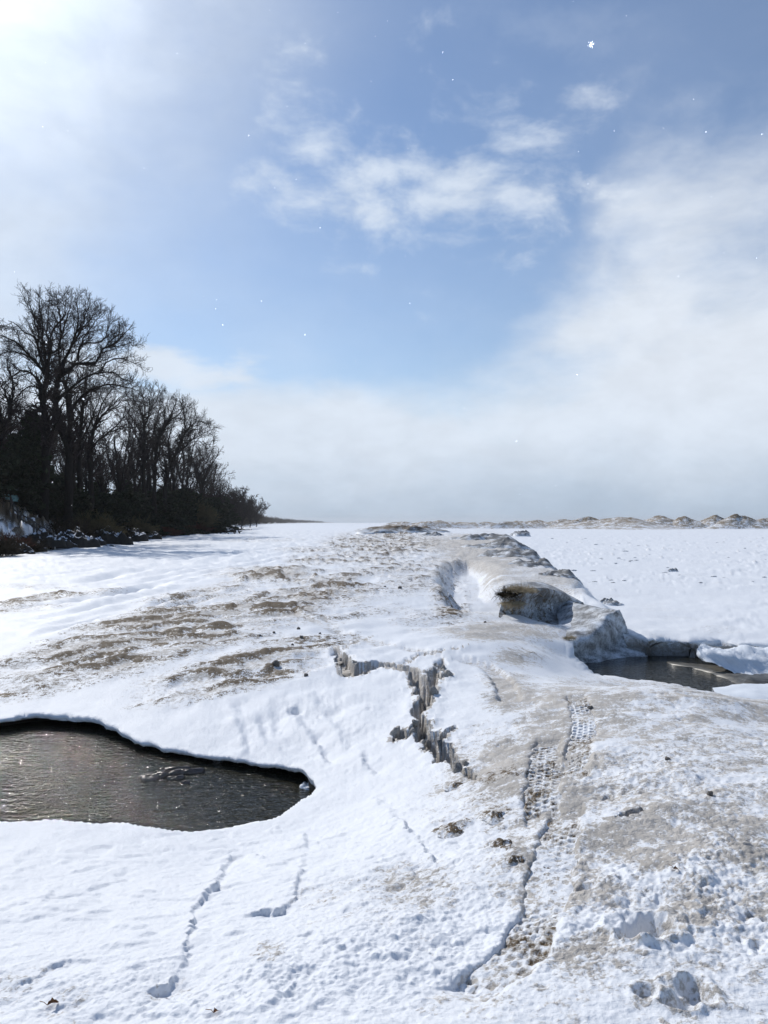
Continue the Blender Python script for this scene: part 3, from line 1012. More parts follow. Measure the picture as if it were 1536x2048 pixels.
def tread_strip(pts, hw, dep, pitch):
    """the pressed bottom of a tyre track with its staggered lug prints"""
    q = PTS(pts)
    L = np.concatenate([[0], np.cumsum(np.linalg.norm(np.diff(q, axis=0), axis=1))])
    n = int(L[-1] / .0065)
    m = 30
    t = np.linspace(0.05, L[-1] - .05, n)
    cx = np.interp(t, L, q[:, 0])
    cy = np.interp(t, L, q[:, 1])
    k = 25
    tx = np.gradient(cx)
    ty = np.gradient(cy)
    ker = np.ones(k) / k
    tx = np.convolve(np.pad(tx, k // 2, 'edge'), ker, 'valid')
    ty = np.convolve(np.pad(ty, k // 2, 'edge'), ker, 'valid')
    l = np.hypot(tx, ty)
    nx, ny = ty / l, -tx / l
    v = np.linspace(-1.12, 1.12, m)
    X = cx[:, None] + nx[:, None] * v * hw
    Y = cy[:, None] + ny[:, None] * v * hw
    # bed: the broad relief beside the track, evened out along it
    side = [gha(cx + nx * hw * o_, cy + ny * hw * o_) for o_ in (-1.5, 1.5)]
    kk = 41
    side = [np.convolve(np.pad(a_, kk // 2, 'edge'), np.ones(kk) / kk, 'valid') for a_ in side]
    bed = side[0][:, None] * (.5 - v / 3) + side[1][:, None] * (.5 + v / 3)
    mod = np.clip(.62 + 1.2 * fbm(X * 2.0, Y * 2.0, 3, 701), .0, 1.1)
    lat = (v[None] / .46) + 20.0 + 0 * X
    par_ = np.floor(lat) % 2
    fu = (t[:, None] / pitch + .5 * par_ + .15 * np.abs(v)[None]) % 1.0
    fv = lat % 1.0
    pit = sstep(fu, .10, .24) * (1 - sstep(fu, .62, .76)) * sstep(fv, .06, .2) * (1 - sstep(fv, .8, .94)) * (np.abs(v)[None] < .93)
    sh = sstep(np.abs(v)[None], .86, 1.12)
    z = bed - dep * .75 * (1 - sh) - pit * mod * .015 - sh * .022 + .004 * fbm(X * 26, Y * 26, 3, 702) + .008 * fbm(X * 7, Y * 7, 2, 703)
    ends = sstep(t, 0, .25) * (1 - sstep(t, L[-1] - .3, L[-1] - .05))
    z -= (1 - ends)[:, None] * .05
    dn = fbm(X * 1.8, Y * 1.8, 3, 704)
    dm = np.clip(.55 + .35 * pit + .6 * dn, 0, 1)
    lm = np.clip(.16 + .32 * pit * mod + .45 * dn, 0, .7)
    mk = np.stack([dm, lm, 0 * dm, 0 * dm + 1], -1).reshape(-1, 4)
    c = np.array([cx.mean(), cy.mean(), z.mean()])
    V = np.stack([X, Y, z], -1).reshape(-1, 3) - c
    o = link('tyre_track', mesh_np('tyre_track', V, grid_faces(n, m), M_GROUND, True, mk), kind='structure')
    o.location = c


def gha(X, Y):
    X = np.asarray(X, float)
    Y = np.asarray(Y, float)
    h, *_ = terrain(X, Y, np.maximum(.05, .006 * np.abs(Y)))
    return h


for _t in TRACKS[:3]:
    tread_strip(*_t)

# ------------------------------------------------------------------ water
def sheet(name, poly, z, mat, margin=1.6, **props):
    x0, y0 = poly.min(0) - margin
    x1, y1 = poly.max(0) + margin
    V = [(x0, y0, z), (x1, y0, z), (x1, y1, z), (x0, y1, z)]
    return link(name, mesh_np(name, V, [(0, 1, 2, 3)], mat, False), **props)


sheet('pool_water', POOL_L, LEVEL_L, M_WATER, .8, kind='structure')
sheet('pool_water', POOL_R, 0.0, M_WATER, .9, kind='structure')


def gha(X, Y):
    X = np.asarray(X, float)
    Y = np.asarray(Y, float)
    h, *_ = terrain(X, Y, np.maximum(.05, .006 * np.abs(Y)))
    return h


# ------------------------------------------------------------------ ice formations beside the pool
def loft(name, rows, mat, nu=14, nv=12, amp=.02, freq=6, dirt_shade=.4, lit=0., seed=0, **props):
    """surface through rows of (photo x, photo y, distance) points; origin at its base"""
    G = np.array([[PD(*p) for p in r] for r in rows])
    nr, nc = G.shape[:2]
    G1 = np.array([smooth_poly(G[i], nu) for i in range(nr)])          # along columns
    G2 = np.array([smooth_poly(G1[:, j], nv) for j in range(G1.shape[1])]).transpose(1, 0, 2)
    du = np.gradient(G2, axis=1)
    dv = np.gradient(G2, axis=0)
    n = np.cross(du, dv)
    n /= np.linalg.norm(n, axis=-1, keepdims=True) + 1e-9
    x, y, z = G2[..., 0], G2[..., 1], G2[..., 2]
    no = fbm(x * freq + z * freq * .7, y * freq * .6 - z * freq, 5, 200 + seed, .55)
    no2 = fbm(x * freq * .25, z * freq * .4 + y * freq * .2, 2, 220 + seed)
    G2 = G2 + n * (amp * (no + 1.6 * no2))[..., None]
    o0 = G2.reshape(-1, 3).mean(0)
    o0[2] = G2[..., 2].min()
    V = (G2 - o0).reshape(-1, 3)
    dm = np.clip(dirt_shade + .35 * fbm(x * 3, y * 3 + z * 5, 4, 240 + seed), 0, 1) if not callable(dirt_shade) else dirt_shade(G2)
    lm = (lit if not callable(lit) else lit(G2)) * np.ones_like(dm)
    mk = np.stack([dm, lm, np.zeros_like(dm), np.ones_like(dm)], -1).reshape(-1, 4)
    me = mesh_np(name, V, grid_faces(G2.shape[0], G2.shape[1]), mat, True, mk)
    o = link(name, me, **props)
    o.location = o0
    return o


def cave_lit(G):
    # strands of silt and roots run down the left of the scooped face
    x, z = G[..., 0], G[..., 2]
    s = perlin(x * 11, z * 2.2, 260)
    t = np.linspace(0, 1, G.shape[1])[None, :]
    r = np.linspace(0, 1, G.shape[0])[:, None]
    return np.clip((.40 + .5 * s) * (1 - sstep(t, .35, .8)) * (1 - sstep(r, .45, .55)), 0, 1)


loft('ice_mound', [
    [(998, 1232, 15.2), (1030, 1248, 15.0), (1062, 1256, 15.2), (1095, 1254, 15.6), (1125, 1244, 16.2), (1150, 1228, 17.0), (1172, 1222, 17.4)],
    [(1000, 1220, 15.6), (1034, 1234, 15.7), (1066, 1239, 16.1), (1098, 1237, 16.5), (1124, 1228, 17.0), (1142, 1214, 17.5), (1170, 1212, 17.6)],
    [(1004, 1208, 15.6), (1036, 1210, 15.7), (1066, 1206, 16.2), (1100, 1204, 16.7), (1126, 1205, 17.1), (1140, 1204, 17.5), (1167, 1208, 17.6)],
    [(1008, 1197, 15.4), (1036, 1190, 15.3), (1064, 1180, 15.7), (1098, 1180, 16.3), (1124, 1187, 16.9), (1141, 1198, 17.4), (1166, 1206, 17.6)],
    [(1010, 1186, 15.9), (1038, 1179, 16.2), (1066, 1172, 16.7), (1100, 1174, 17.2), (1126, 1183, 17.6), (1146, 1195, 17.8), (1166, 1206, 17.9)],
    [(1010, 1172, 17.6), (1036, 1166, 17.8), (1064, 1162, 18.4), (1092, 1166, 18.6), (1122, 1179, 18.6), (1146, 1192, 18.5), (1168, 1206, 18.5)],
    [(1006, 1174, 20.0), (1036, 1174, 20.4), (1064, 1176, 20.8), (1090, 1180, 21), (1120, 1190, 20.6), (1146, 1200, 20), (1166, 1212, 19.6)],
    [(1000, 1205, 22.4), (1036, 1214, 22.4), (1064, 1218, 22.4), (1090, 1222, 22.4), (1120, 1226, 22), (1146, 1232, 21.4), (1166, 1236, 21)],
], M_ICE, 10, 12, .022, 2.6, .70, cave_lit, 1, label='rounded ice mound with a scooped shadowed face and dry grass on its top', category='ice mound')

loft('ice_horn', [
    [(1120, 1300, 13.8), (1146, 1334, 13.5), (1168, 1335, 13.6), (1196, 1332, 13.7), (1226, 1330, 13.9), (1256, 1327, 14.0), (1284, 1320, 14.2), (1312, 1310, 14.5)],
    [(1118, 1290, 13.9), (1146, 1306, 13.7), (1168, 1308, 13.85), (1196, 1304, 14.1), (1224, 1300, 14.4), (1250, 1296, 14.6), (1276, 1296, 14.6), (1306, 1297, 14.6)],
    [(1116, 1280, 14.1), (1142, 1284, 13.8), (1168, 1280, 13.85), (1196, 1268, 14.0), (1219, 1260, 14.4), (1242, 1270, 14.8), (1270, 1286, 14.8), (1302, 1291, 14.8)],
    [(1116, 1268, 14.6), (1138, 1266, 14.2), (1166, 1258, 14.2), (1194, 1248, 14.3), (1216, 1243, 14.5), (1245, 1252, 14.9), (1268, 1281, 14.9), (1300, 1290, 14.9)],
    [(1118, 1252, 15.6), (1138, 1248, 15.3), (1160, 1242, 15.1), (1190, 1236, 14.9), (1214, 1232, 14.6), (1247, 1240, 14.9), (1264, 1276, 15.0), (1298, 1289, 15.1)],
    [(1112, 1220, 17.2), (1138, 1214, 16.6), (1162, 1216, 16.0), (1190, 1221, 15.3), (1226, 1224, 14.7), (1243, 1230, 14.9), (1260, 1272, 15.2), (1296, 1288, 15.3)],
    [(1106, 1184, 18.8), (1138, 1199, 17.4), (1164, 1208, 16.6), (1192, 1215, 15.8), (1232, 1221, 14.9), (1241, 1226, 15.1), (1258, 1272, 15.5), (1294, 1290, 15.7)],
    [(1106, 1196, 19.6), (1140, 1210, 18.4), (1168, 1222, 17.4), (1196, 1230, 16.6), (1234, 1240, 15.7), (1243, 1250, 15.7), (1262, 1290, 15.9), (1292, 1300, 16.1)],
    [(1106, 1226, 20.4), (1140, 1236, 19.4), (1168, 1246, 18.2), (1196, 1256, 17.4), (1234, 1272, 16.5), (1245, 1282, 16.4), (1264, 1300, 16.4), (1292, 1310, 16.6)],
], M_ICE, 10, 11, .022, 2.4, .62, 0, 2, label='pointed ice horn rising from the near left corner of the right pool', category='ice mound')

# snow covered slab that sits at the right end of the pool
loft('snow_block', [
    [(1404, 1318, 13.1), (1416, 1326, 12.9), (1450, 1334, 12.8), (1490, 1345, 12.6), (1536, 1348, 12.6), (1640, 1352, 12.6)],
    [(1396, 1304, 13.2), (1412, 1316, 13.0), (1450, 1326, 12.9), (1490, 1336, 12.75), (1536, 1338, 12.75), (1640, 1342, 12.7)],
    [(1400, 1292, 13.4), (1420, 1300, 13.15), (1450, 1306, 13.05), (1490, 1312, 12.95), (1536, 1316, 12.95), (1640, 1320, 12.9)],
    [(1404, 1287, 13.8), (1424, 1290, 13.6), (1452, 1294, 13.5), (1490, 1297, 13.5), (1536, 1300, 13.5), (1640, 1304, 13.4)],
    [(1408, 1289, 14.0), (1426, 1291, 13.9), (1452, 1295, 13.85), (1490, 1298, 13.85), (1536, 1302, 13.85), (1640, 1306, 13.8)],
    [(1410, 1310, 14.1), (1426, 1310, 14.0), (1452, 1312, 13.95), (1490, 1316, 13.95), (1536, 1320, 13.95), (1640, 1324, 13.9)],
], M_ICE, 16, 12, .055, 4.2, .05, 0, 3, label='broken white snow slab at the right end of the right pool', category='snow slab')

loft('snow_ledge', [
    [(1440, 1440, 8.6), (1490, 1440, 8.7), (1536, 1440, 8.9), (1600, 1450, 8.9), (1700, 1450, 8.9)],
    [(1440, 1410, 8.9), (1485, 1406, 9.1), (1536, 1411, 9.2), (1600, 1416, 9.2), (1700, 1420, 9.2)],
    [(1436, 1392, 9.3), (1482, 1396, 9.3), (1536, 1401, 9.3), (1600, 1406, 9.3), (1700, 1410, 9.3)],
    [(1428, 1382, 9.8), (1480, 1382, 9.8), (1536, 1384, 9.8), (1600, 1388, 9.8), (1700, 1392, 9.8)],
    [(1424, 1374, 10.3), (1480, 1369, 10.3), (1536, 1370, 10.3), (1600, 1374, 10.3), (1700, 1378, 10.3)],
    [(1424, 1392, 10.4), (1480, 1390, 10.4), (1536, 1392, 10.4), (1600, 1396, 10.4), (1700, 1400, 10.4)],
], M_ICE, 8, 8, .014, 4, .0, 0, 4, label='smooth white snow ledge between the dirty crest and the right pool', category='snow ledge')


def skew_mound(name, cx, cy, rx, ry, H, z0, skew=.45, amp=.08, dirt_shade=.5, lit=.1, seed=0, nr=18, na=56, power=.75, mat=None, rot=0.0, tent=0, **props):
    """low hill whose summit leans to the right, steep on that side"""
    r = np.linspace(0, 1, nr)[:, None] ** .9
    a = np.linspace(0, 2 * math.pi, na, endpoint=False)[None, :]
    wob = 1 + .16 * np.cos(a * 2 + seed) + .10 * np.cos(a * 3 + seed * 2.3) + .07 * np.cos(a * 5 + seed)
    ex = r * np.cos(a) * wob
    ey = r * np.sin(a) * wob
    x = rx * (ex * (1) + skew * (1 - r))
    y = ry * ey + 0 * x
    z = H * ((1 - r ** 2) ** power if not tent else (1 - r ** 1.5) ** tent)
    f = 2.2 / max(rx, ry)
    no = fbm((x + seed * 9) * f, (y + seed) * f, 5, 300 + seed, .6)
    z = z * (1 + amp * 3 * no) + amp * H * no * sstep(1 - r, 0, .3) - .06 * H * sstep(r, .9, 1)
    c, s_ = math.cos(rot), math.sin(rot)
    V = np.stack([x * c - y * s_, x * s_ + y * c, z], -1).reshape(-1, 3)
    hgt = z / max(H, 1e-6)
    n3 = fbm(x * f * 3.2, (y * .6 + z * 2) * f * 3.2, 4, 330 + seed)
    dm = np.clip(dirt_shade + .6 * (hgt - .45) + .6 * n3, 0, 1)
    lm = np.clip(lit * (sstep(hgt, .35, 1.0) + n3 * .5), 0, 1)
    mk = np.stack([dm, lm, 0 * dm, 0 * dm + 1], -1).reshape(-1, 4)
    me = mesh_np(name, V, grid_faces(nr, na, True), mat or M_ICE, True, mk)
    o = link(name, me, **props)
    o.location = (cx, cy, z0)
    return o


M_HILL = snow_material('far_ice_hill', silt=(0.34, 0.29, 0.23), litter=(0.18, 0.135, 0.085), sc=.05, bmp=(.15, .25))
def lump_mesh(name, seed, mat, dirt_shade, lit, amp=.28, ysq=1.0):
    """rounded uneven lump of radius about 1"""
    nr, na = 9, 14
    th = np.linspace(0, math.pi, nr)[:, None]
    a = np.linspace(0, 2 * math.pi, na, endpoint=False)[None]
    x, y, z = np.sin(th) * np.cos(a), np.sin(th) * np.sin(a), np.cos(th) + 0 * a
    r = 1 + amp * (perlin(x * 1.3 + seed, y * 1.3 + z * .9, 600) + perlin(y * 1.2 + 4, z * 1.4 + seed + x * .6, 601))
    V = np.stack([x * r, y * r * ysq, z * r], -1).reshape(-1, 3)
    n = len(V)
    dm = np.clip(dirt_shade + .3 * perlin(V[:, 0] * 2, V[:, 2] * 2 + seed, 602), 0, 1)
    mk = np.stack([dm, np.full(n, lit), np.zeros(n), np.ones(n)], -1)
    return mesh_np(name, V, grid_faces(nr, na, True)[:, ::-1], mat, True, mk)


hills = [  # peak x, peak y, left x, right x, distance, litter, label
    (1182, 1035, 1120, 1200, 275, .8, 'brown topped ice hill left of the broad one on the horizon'),
    (1246, 1034, 1160, 1290, 262, .5, 'broad low ice hill with a flat grey brown back on the horizon'),
    (1320, 1034, 1262, 1352, 272, .4, 'pale ice hill with a snowy left flank on the horizon'),
    (1373, 1033.5, 1335, 1396, 266, .9, 'small sharp brown ice hill right of the snowy flanked one'),
    (1430, 1032.5, 1398, 1462, 268, .6, 'small rounded brown ice hill left of the tallest one'),
    (1480, 1029.5, 1436, 1506, 262, 1.0, 'tallest ice hill with a hooked brown top near the right edge'),
    (1532, 1036, 1500, 1580, 262, .4, 'low ice hill cut by the right edge of the view'),
    (1078, 1040, 1030, 1092, 330, .5, 'low ice hill with a brown peak in the middle of the horizon'),
    (1036, 1042.5, 1000, 1060, 345, .3, 'faint low ice hill left of the brown peaked one'),
    (978, 1043.5, 946, 1000, 360, .4, 'small ice hill directly above the silty ridge end'),
    (872, 1041.5, 850, 905, 380, .7, 'brown ice hill with a dark left flank at mid horizon'),
    (842, 1045, 815, 862, 390, .5, 'lowest brown ice hill left of the dark flanked one'),
    (1130, 1040, 1095, 1165, 300, .4, 'low grey ice hill between two brown topped ones'),
    (925, 1044, 895, 955, 372, .2, 'low white ice hill left of the ridge end'),
]
for i, (pk, py, xl, xr, D, l_, lab) in enumerate(hills):
    a = PD(xl, 1045, D)
    b = PD(xr, 1045, D)
    p = PD(pk, py, D)
    mid = (a[0] + b[0]) / 2
    rx = (b[0] - a[0]) / 2 * 2.3
    skew = max(-.6, min(.62, (p[0] - mid) / rx))
    skew_mound('ice_hill', mid, D, rx, rx * 1.0, (p[2] - .3) * 1.0, .3, skew * .8, .045, .72, l_, i + 1, 26, 72, 2.1, M_HILL, tent=2.0,
               kind='thing',
               label=lab, category='ice hill', group='ice hills along the horizon')
# lower hummocks that tie the hills together
for i in range(16):
    px = 800 + i * 52 + rnd.uniform(-14, 14)
    D = 300 + rnd.uniform(-30, 50)
    p = PD(px, 1042.5 + rnd.uniform(-1, 2.5), D)
    skew_mound('ice_hummock', p[0], D, rnd.uniform(12, 20), 9, p[2] - .2, .25, rnd.uniform(-.2, .5), .03, .6, .3, 40 + i, 18, 48, 1.9, M_HILL,
               label='low snowy ice hummock between the hills on the horizon', category='ice hummock', group='low hummocks along the horizon')

# ledges and lumps along the lake side of the silty ridge
ledges = [  # x, y of the foot, D, rx, ry, H, skew, label
    (1100, 1168, 25.5, 1.15, 1.5, .52, .5, 'drooping grey ice ledge right behind the grass topped mound'),
    (1045, 1140, 31, 1.5, 2.2, .62, .5, 'second grey ice ledge beyond the mound, casting shade on the lake side'),
    (1015, 1118, 40, 1.9, 3.0, .75, .5, 'third grey ice ledge along the silty ridge'),
    (985, 1100, 52, 2.3, 4, .9, .5, 'far grey ice ledge where the silty ridge narrows'),
    (958, 1086, 70, 3.0, 5, 1.15, .4, 'farthest high grey ice ledge at the end of the silty ridge'),
]
for i, (px, py, D, rx, ry, H, sk, lab) in enumerate(ledges):
    p = PD(px, py, D)
    skew_mound('ice_ledge', p[0], D, rx, ry, H, .35, sk, .08, .55, .0, 60 + i, 22, 64, .6, M_ICE, rot=.25, label=lab, category='ice ledge', group='ice ledges along the ridge')
skew_mound('ice_mound', *PD(862, 1072, 90)[:2], 2.0, 2, .8, .5, .3, .06, .5, .1, 81, 20, 56, .6, M_ICE, label='grey rounded ice lump beside the dark ridge end', category='ice mound')
skew_mound('sand_hump', *PD(795, 1066, 112)[:2], 6.5, 5, 1.25, .75, .35, .10, .5, 1.0, 82, 20, 60, .5, M_ICE, label='brown flat topped hump at the far end of the ridge', category='sand hump')
for (px, py, D, r_, H, lab) in [(1214, 1200, 20.5, .22, .14, 'dark wedge of ice on the lake beyond the ice horn'), (1222, 1209, 20, .34, .10, 'low snow covered lump beside the dark ice wedge'),
                                (1040, 1068, 120, 2.0, .8, 'small dark ice lump alone on the far lake ice'), (1345, 1140, 34, .22, .16, 'dark chunk of ice in the middle of the lake ice')]:
    p = PD(px, py, D)
    skew_mound('ice_lump', p[0], D, r_, r_ * .8, H, gh(p[0], p[1]) - .02, .4, .12, .5, .1, int(px), 12, 32, .5, M_ICE, label=lab, category='ice lump')

# small chunks on the lake ice, one mesh shared
ch0 = None
crn = random.Random(5)
spots = [(1232 + crn.uniform(-30, 45), 1120 + crn.uniform(-4, 3)) for _ in range(9)] + [(crn.uniform(1100, 1536), 1075 + 95 * crn.random() ** 1.2) for _ in range(46)]
XY = np.array([P(px, py, .38) for px, py in spots])
HZ = gha(XY[:, 0], XY[:, 1])
for (x, y), z in zip(XY, HZ):
    s = crn.uniform(.35, 1.0) * (.06 + y * .0018)
    if ch0 is None:
        ch0 = skew_mound('ice_chunk', 0, 0, 1, .7, .45, 0, .2, .15, .5, .0, 5, 7, 14, .4, M_ICE)
        o = ch0
    else:
        o = ch0.copy()
        COL.objects.link(o)
    o.location = (x, y, z - .01)
    o.scale = (s * crn.uniform(.8, 1.6), s, s * crn.uniform(.5, 1))
    o.rotation_euler.z = crn.uniform(-.6, .6)
    o['label'] = 'small dark ice chunk lying on the flat lake ice'
    o['category'] = 'ice chunk'
    o['group'] = 'small chunks on the lake ice'

# ------------------------------------------------------------------ things in the pools
def flat_sheet(name, pts, z, th, mat, **props):
    pts = roughen(smooth_poly([P(a, b, z) for a, b in pts], 5, True), .06, .05, 3, 401)
    c = pts.mean(0)
    n = len(pts)
    V = [(p[0] - c[0], p[1] - c[1], th) for p in pts] + [(p[0] - c[0], p[1] - c[1], -.03) for p in pts] + [(0, 0, th)]
    Fc = []
    for i in range(n):
        j = (i + 1) % n
        Fc.append((2 * n, i, j))
        Fc.append((i, n + i, n + j))
        Fc.append((i, n + j, j))
    o = link(name, mesh_np(name, V, Fc, mat, False), **props)
    o.location = (c[0], c[1], z)
    return o


flat_sheet('thin_ice', [(1334, 1323), (1370, 1326), (1410, 1329), (1470, 1334), (1540, 1340), (1640, 1350), (1640, 1372), (1560, 1382), (1500, 1380), (1476, 1372), (1462, 1362), (1440, 1352), (1415, 1345), (1385, 1336), (1355, 1331)], 0.002, .003, M_THIN,
           label='thin grey tongue of ice floating on the right pool', category='thin ice')
flat_sheet('thin_ice', [(1405, 1316), (1440, 1316), (1475, 1320), (1500, 1326), (1450, 1324), (1420, 1320)], 0.002, .003, M_THIN,
           label='narrow sliver of ice against the far wall of the right pool', category='thin ice')


def blocky(name, L, W, H, mat, seed, **props):
    """worn flat stone"""
    r = random.Random(seed)
    n, k = 20, 5
    V = []
    for i in range(k):
        t = i / (k - 1)
        sc_ = [0.80, 1.0, 1.0, .86, .0][i]
        for j in range(n):
            a = 2 * math.pi * j / n
            e = 1 + .22 * math.cos(2 * a + seed) + .12 * math.cos(3 * a + seed * 1.7) + .06 * math.sin(7 * a + seed)
            V.append((L * sc_ * e * math.cos(a), W * sc_ * e * math.sin(a), H * [0, .25, .75, .97, 1.0][i] * (1 + .12 * math.sin(3 * a + seed))))
    me = mesh_np(name, V, grid_faces(k, n, True), mat, True)
    return link(name, me, **props)


stones = [(300, 1556, .13, .07, .035, 'leftmost flat stone just awash in the left pool'), (322, 1553, .10, .055, .04, 'wet stone second from the left of the awash cluster'), (345, 1549, .14, .05, .04, 'long wet stone in the middle of the awash cluster'),
          (352, 1558, .07, .04, .03, 'small wet stone nearest the camera in the left pool'), (378, 1546, .12, .045, .04, 'reddish wet stone at the right of the awash cluster'), (352, 1538, .13, .03, .022, 'thin wet ledge of stone behind the awash cluster'), (372, 1566, .05, .03, .022, 'tiny wet stone apart from the awash cluster')]
for i, (px, py, L, W, H, lab) in enumerate(stones):
    p = P(px, py, LEVEL_L)
    o = blocky('pool_stone', L, W, H + .03, M_WETROCK, i + 3, label=lab, category='stone', group='stones awash in the left pool')
    o.location = (p[0], p[1], LEVEL_L - .036)
    o.rotation_euler.z = .25
for px, py, r_, lab in [(436, 1512, .055, 'small white ice piece at the far lip of the left pool'), (617, 1572, .09, 'pale ice piece at the right tip of the left pool')]:
    p = P(px, py, .12)
    o = skew_mound('ice_piece', p[0], p[1], r_, r_ * .7, r_ * .5, LEVEL_L - .01, .2, .25, .1, .0, int(px), 10, 22, .4, M_ICE, label=lab, category='ice piece')

# ------------------------------------------------------------------ tubes and plants
def tubes(Pp, R, sides):
    """Pp (N,k,3), R (N,k) -> vertices, quads"""
    N, k, _ = Pp.shape
    if N == 0:
        return np.zeros((0, 3)), np.zeros((0, 4), int)
    T = np.gradient(Pp, axis=1)
    T /= np.linalg.norm(T, axis=-1, keepdims=True) + 1e-9
    ref = np.where(np.abs(T[..., 2:3]) > .9, np.array([1., 0, 0]), np.array([0, 0, 1.]))
    A = np.cross(T, ref)
    A /= np.linalg.norm(A, axis=-1, keepdims=True) + 1e-9
    B = np.cross(T, A)
    a = np.arange(sides) * 2 * math.pi / sides
    V = Pp[:, :, None, :] + R[:, :, None, None] * (A[:, :, None, :] * np.cos(a)[None, None, :, None] + B[:, :, None, :] * np.sin(a)[None, None, :, None])
    base = (np.arange(N) * k * sides)[:, None, None]
    r = (np.arange(k - 1) * sides)[None, :, None]
    c = np.arange(sides)[None, None, :]
    c2 = (c + 1) % sides
    Fq = np.stack([base + r + c, base + r + c2, base + r + sides + c2, base + r + sides + c], -1).reshape(-1, 4)
    return V.reshape(-1, 3), Fq


def spawn(Pb, Rb, m, ang, length, k, wander, trop, tmin, rng, rfac=.55, rend=.35, lexp=.55):
    N, kb, _ = Pb.shape
    t = (tmin + (1 - tmin) * (np.arange(m)[None, :] + rng.rand(N, m)) / m)
    u = t * (kb - 1)
    i0 = np.clip(u.astype(int), 0, kb - 2)
    f = (u - i0)[..., None]
    ii = np.arange(N)[:, None]
    p0 = Pb[ii, i0]
    p1 = Pb[ii, i0 + 1]
    pos = p0 * (1 - f) + p1 * f
    tan = p1 - p0
    tan /= np.linalg.norm(tan, axis=-1, keepdims=True) + 1e-9
    rad = (Rb[ii, i0] * (1 - f[..., 0]) + Rb[ii, i0 + 1] * f[..., 0])
    rv = rng.normal(size=tan.shape)
    perp = rv - (rv * tan).sum(-1, keepdims=True) * tan
    perp /= np.linalg.norm(perp, axis=-1, keepdims=True) + 1e-9
    an = np.radians(ang * (1 + .35 * rng.normal(size=t.shape)))[..., None]
    d = tan * np.cos(an) + perp * np.sin(an)
    Lb = np.linalg.norm(np.diff(Pb, axis=1), axis=-1).sum(1)[:, None]
    ln = length * (.55 + .8 * rng.rand(N, m)) * (1.15 - lexp * t)
    if length < 1.5:
        ln = np.minimum(ln, Lb * .8)
    pos = pos.reshape(-1, 3)
    d = d.reshape(-1, 3)
    ln = ln.reshape(-1)
    rad = rad.reshape(-1) * rfac
    pts = [pos]
    cur = d
    for s_ in range(k - 1):
        cur = cur + rng.normal(size=cur.shape) * wander + np.array([0, 0, trop])
        cur /= np.linalg.norm(cur, axis=-1, keepdims=True) + 1e-9
        pts.append(pts[-1] + cur * (ln / (k - 1))[:, None])
    Pn = np.stack(pts, 1)
    Rn = rad[:, None] * np.linspace(1, rend, k)[None]
    return Pn, Rn


def resample(pts, k):
    pts = np.asarray(pts, float)
    q = smooth_poly(pts, 6)
    L = np.concatenate([[0], np.cumsum(np.linalg.norm(np.diff(q, axis=0), axis=1))])
    t = np.linspace(0, L[-1], k)
    return np.stack([np.interp(t, L, q[:, i]) for i in range(q.shape[1])], -1)


def join_tubes(sets):
    VV, FF = [], []
    o = 0
    for Pp, R, s in sets:
        v, f = tubes(Pp, R, s)
        VV.append(v)
        FF.append(f + o)
        o += len(v)
    return np.concatenate(VV), np.concatenate(FF)


def tree_from_limbs(limbs, base, label, rng, dens=1.0, rmin=.012, l1=2.6, l2=1.15, l3=.5, group=None, levels=3, name='bare_tree', trop=.10):
    """limbs: list of (points (n,3), r0, r1, bears twigs)"""
    root = empty(name, tuple(base), label, 'tree', group)
    K = 12
    LP = np.array([resample(l[0], K) for l in limbs]) - np.array(base)
    wob = rng.normal(size=LP.shape) * .05
    wob[:, 0] = 0
    LP = LP + wob
    LR = np.array([np.linspace(l[1], l[2], K) for l in limbs])
    tv, tf = tubes(LP, LR, 8)
    link('trunk', mesh_np('trunk', tv, tf, M_BARK), root)
    bear = np.array([l[3] for l in limbs], bool)
    sets = []
    LL = np.linalg.norm(np.diff(LP, axis=1), axis=-1).sum(1)
    Ps, Rs = [], []
    for i in np.where(bear)[0]:
        m = max(4, int(LL[i] * 2.1 * dens))
        tm = .12 if limbs[i][3] == 1 else .45
        p, r = spawn(LP[i:i + 1], LR[i:i + 1], m, 42, l1, 7, .16, trop * .8, tm, rng, .55)
        Ps.append(p)
        Rs.append(r)
    p1 = np.concatenate(Ps)
    r1 = np.maximum(np.concatenate(Rs), rmin * 1.3)
    sets.append((p1, r1, 4))
    p2, r2 = spawn(p1, r1, max(3, int(7 * dens)), 40, l2, 4, .2, trop, .15, rng, .6)
    r2 = np.maximum(r2, rmin)
    sets.append((p2, r2, 3))
    # limb ends fray into twigs as well
    if levels > 2:
        p3, r3 = spawn(p2, r2, 4, 38, l3, 3, .2, trop, .2, rng, .6)
        r3 = np.maximum(r3, rmin * .75)
        sets.append((p3, r3, 3))
    v, f = join_tubes(sets)
    link('crown', mesh_np('crown', v, f, M_TWIG), root)
    return root


def zl(pts, D, bend=0.0, rng=None, o=(0, 580), sc=5.12):
    """limb traced on an enlarged crop: crop pixel -> metres at distance D, limbs lean nearer or farther"""
    out = []
    n = len(pts)
    for i, p in enumerate(pts):
        out.append(PD(o[0] + p[0] / sc, o[1] + p[1] / sc, D + bend * i / max(1, n - 1)))
    return np.array(out)


def plant_base(px, D):
    p = PD(px, 1040, D)
    return np.array([p[0], p[1], gh(p[0], p[1]) - .15])


rt = np.random.RandomState(3)


def traced_tree(label, D, base_px, trunk, limbs, o, sc, r_tr, dens=1.0, rmin=.012, l1=2.6, l2=1.15, l3=.5, levels=3, group=None):
    b = plant_base(base_px, D)
    tp = zl(trunk, D, 0, None, o, sc)
    tp = np.concatenate([b[None], tp])
    L = [(tp, r_tr, r_tr * .42, 2)]
    for pts, r0, bend in limbs:
        L.append((zl(pts, D, bend, None, o, sc), r0, max(.03, r0 * .22), 1))
    return tree_from_limbs(L, b, label, rt, dens, rmin, l1, l2, l3, group, levels)


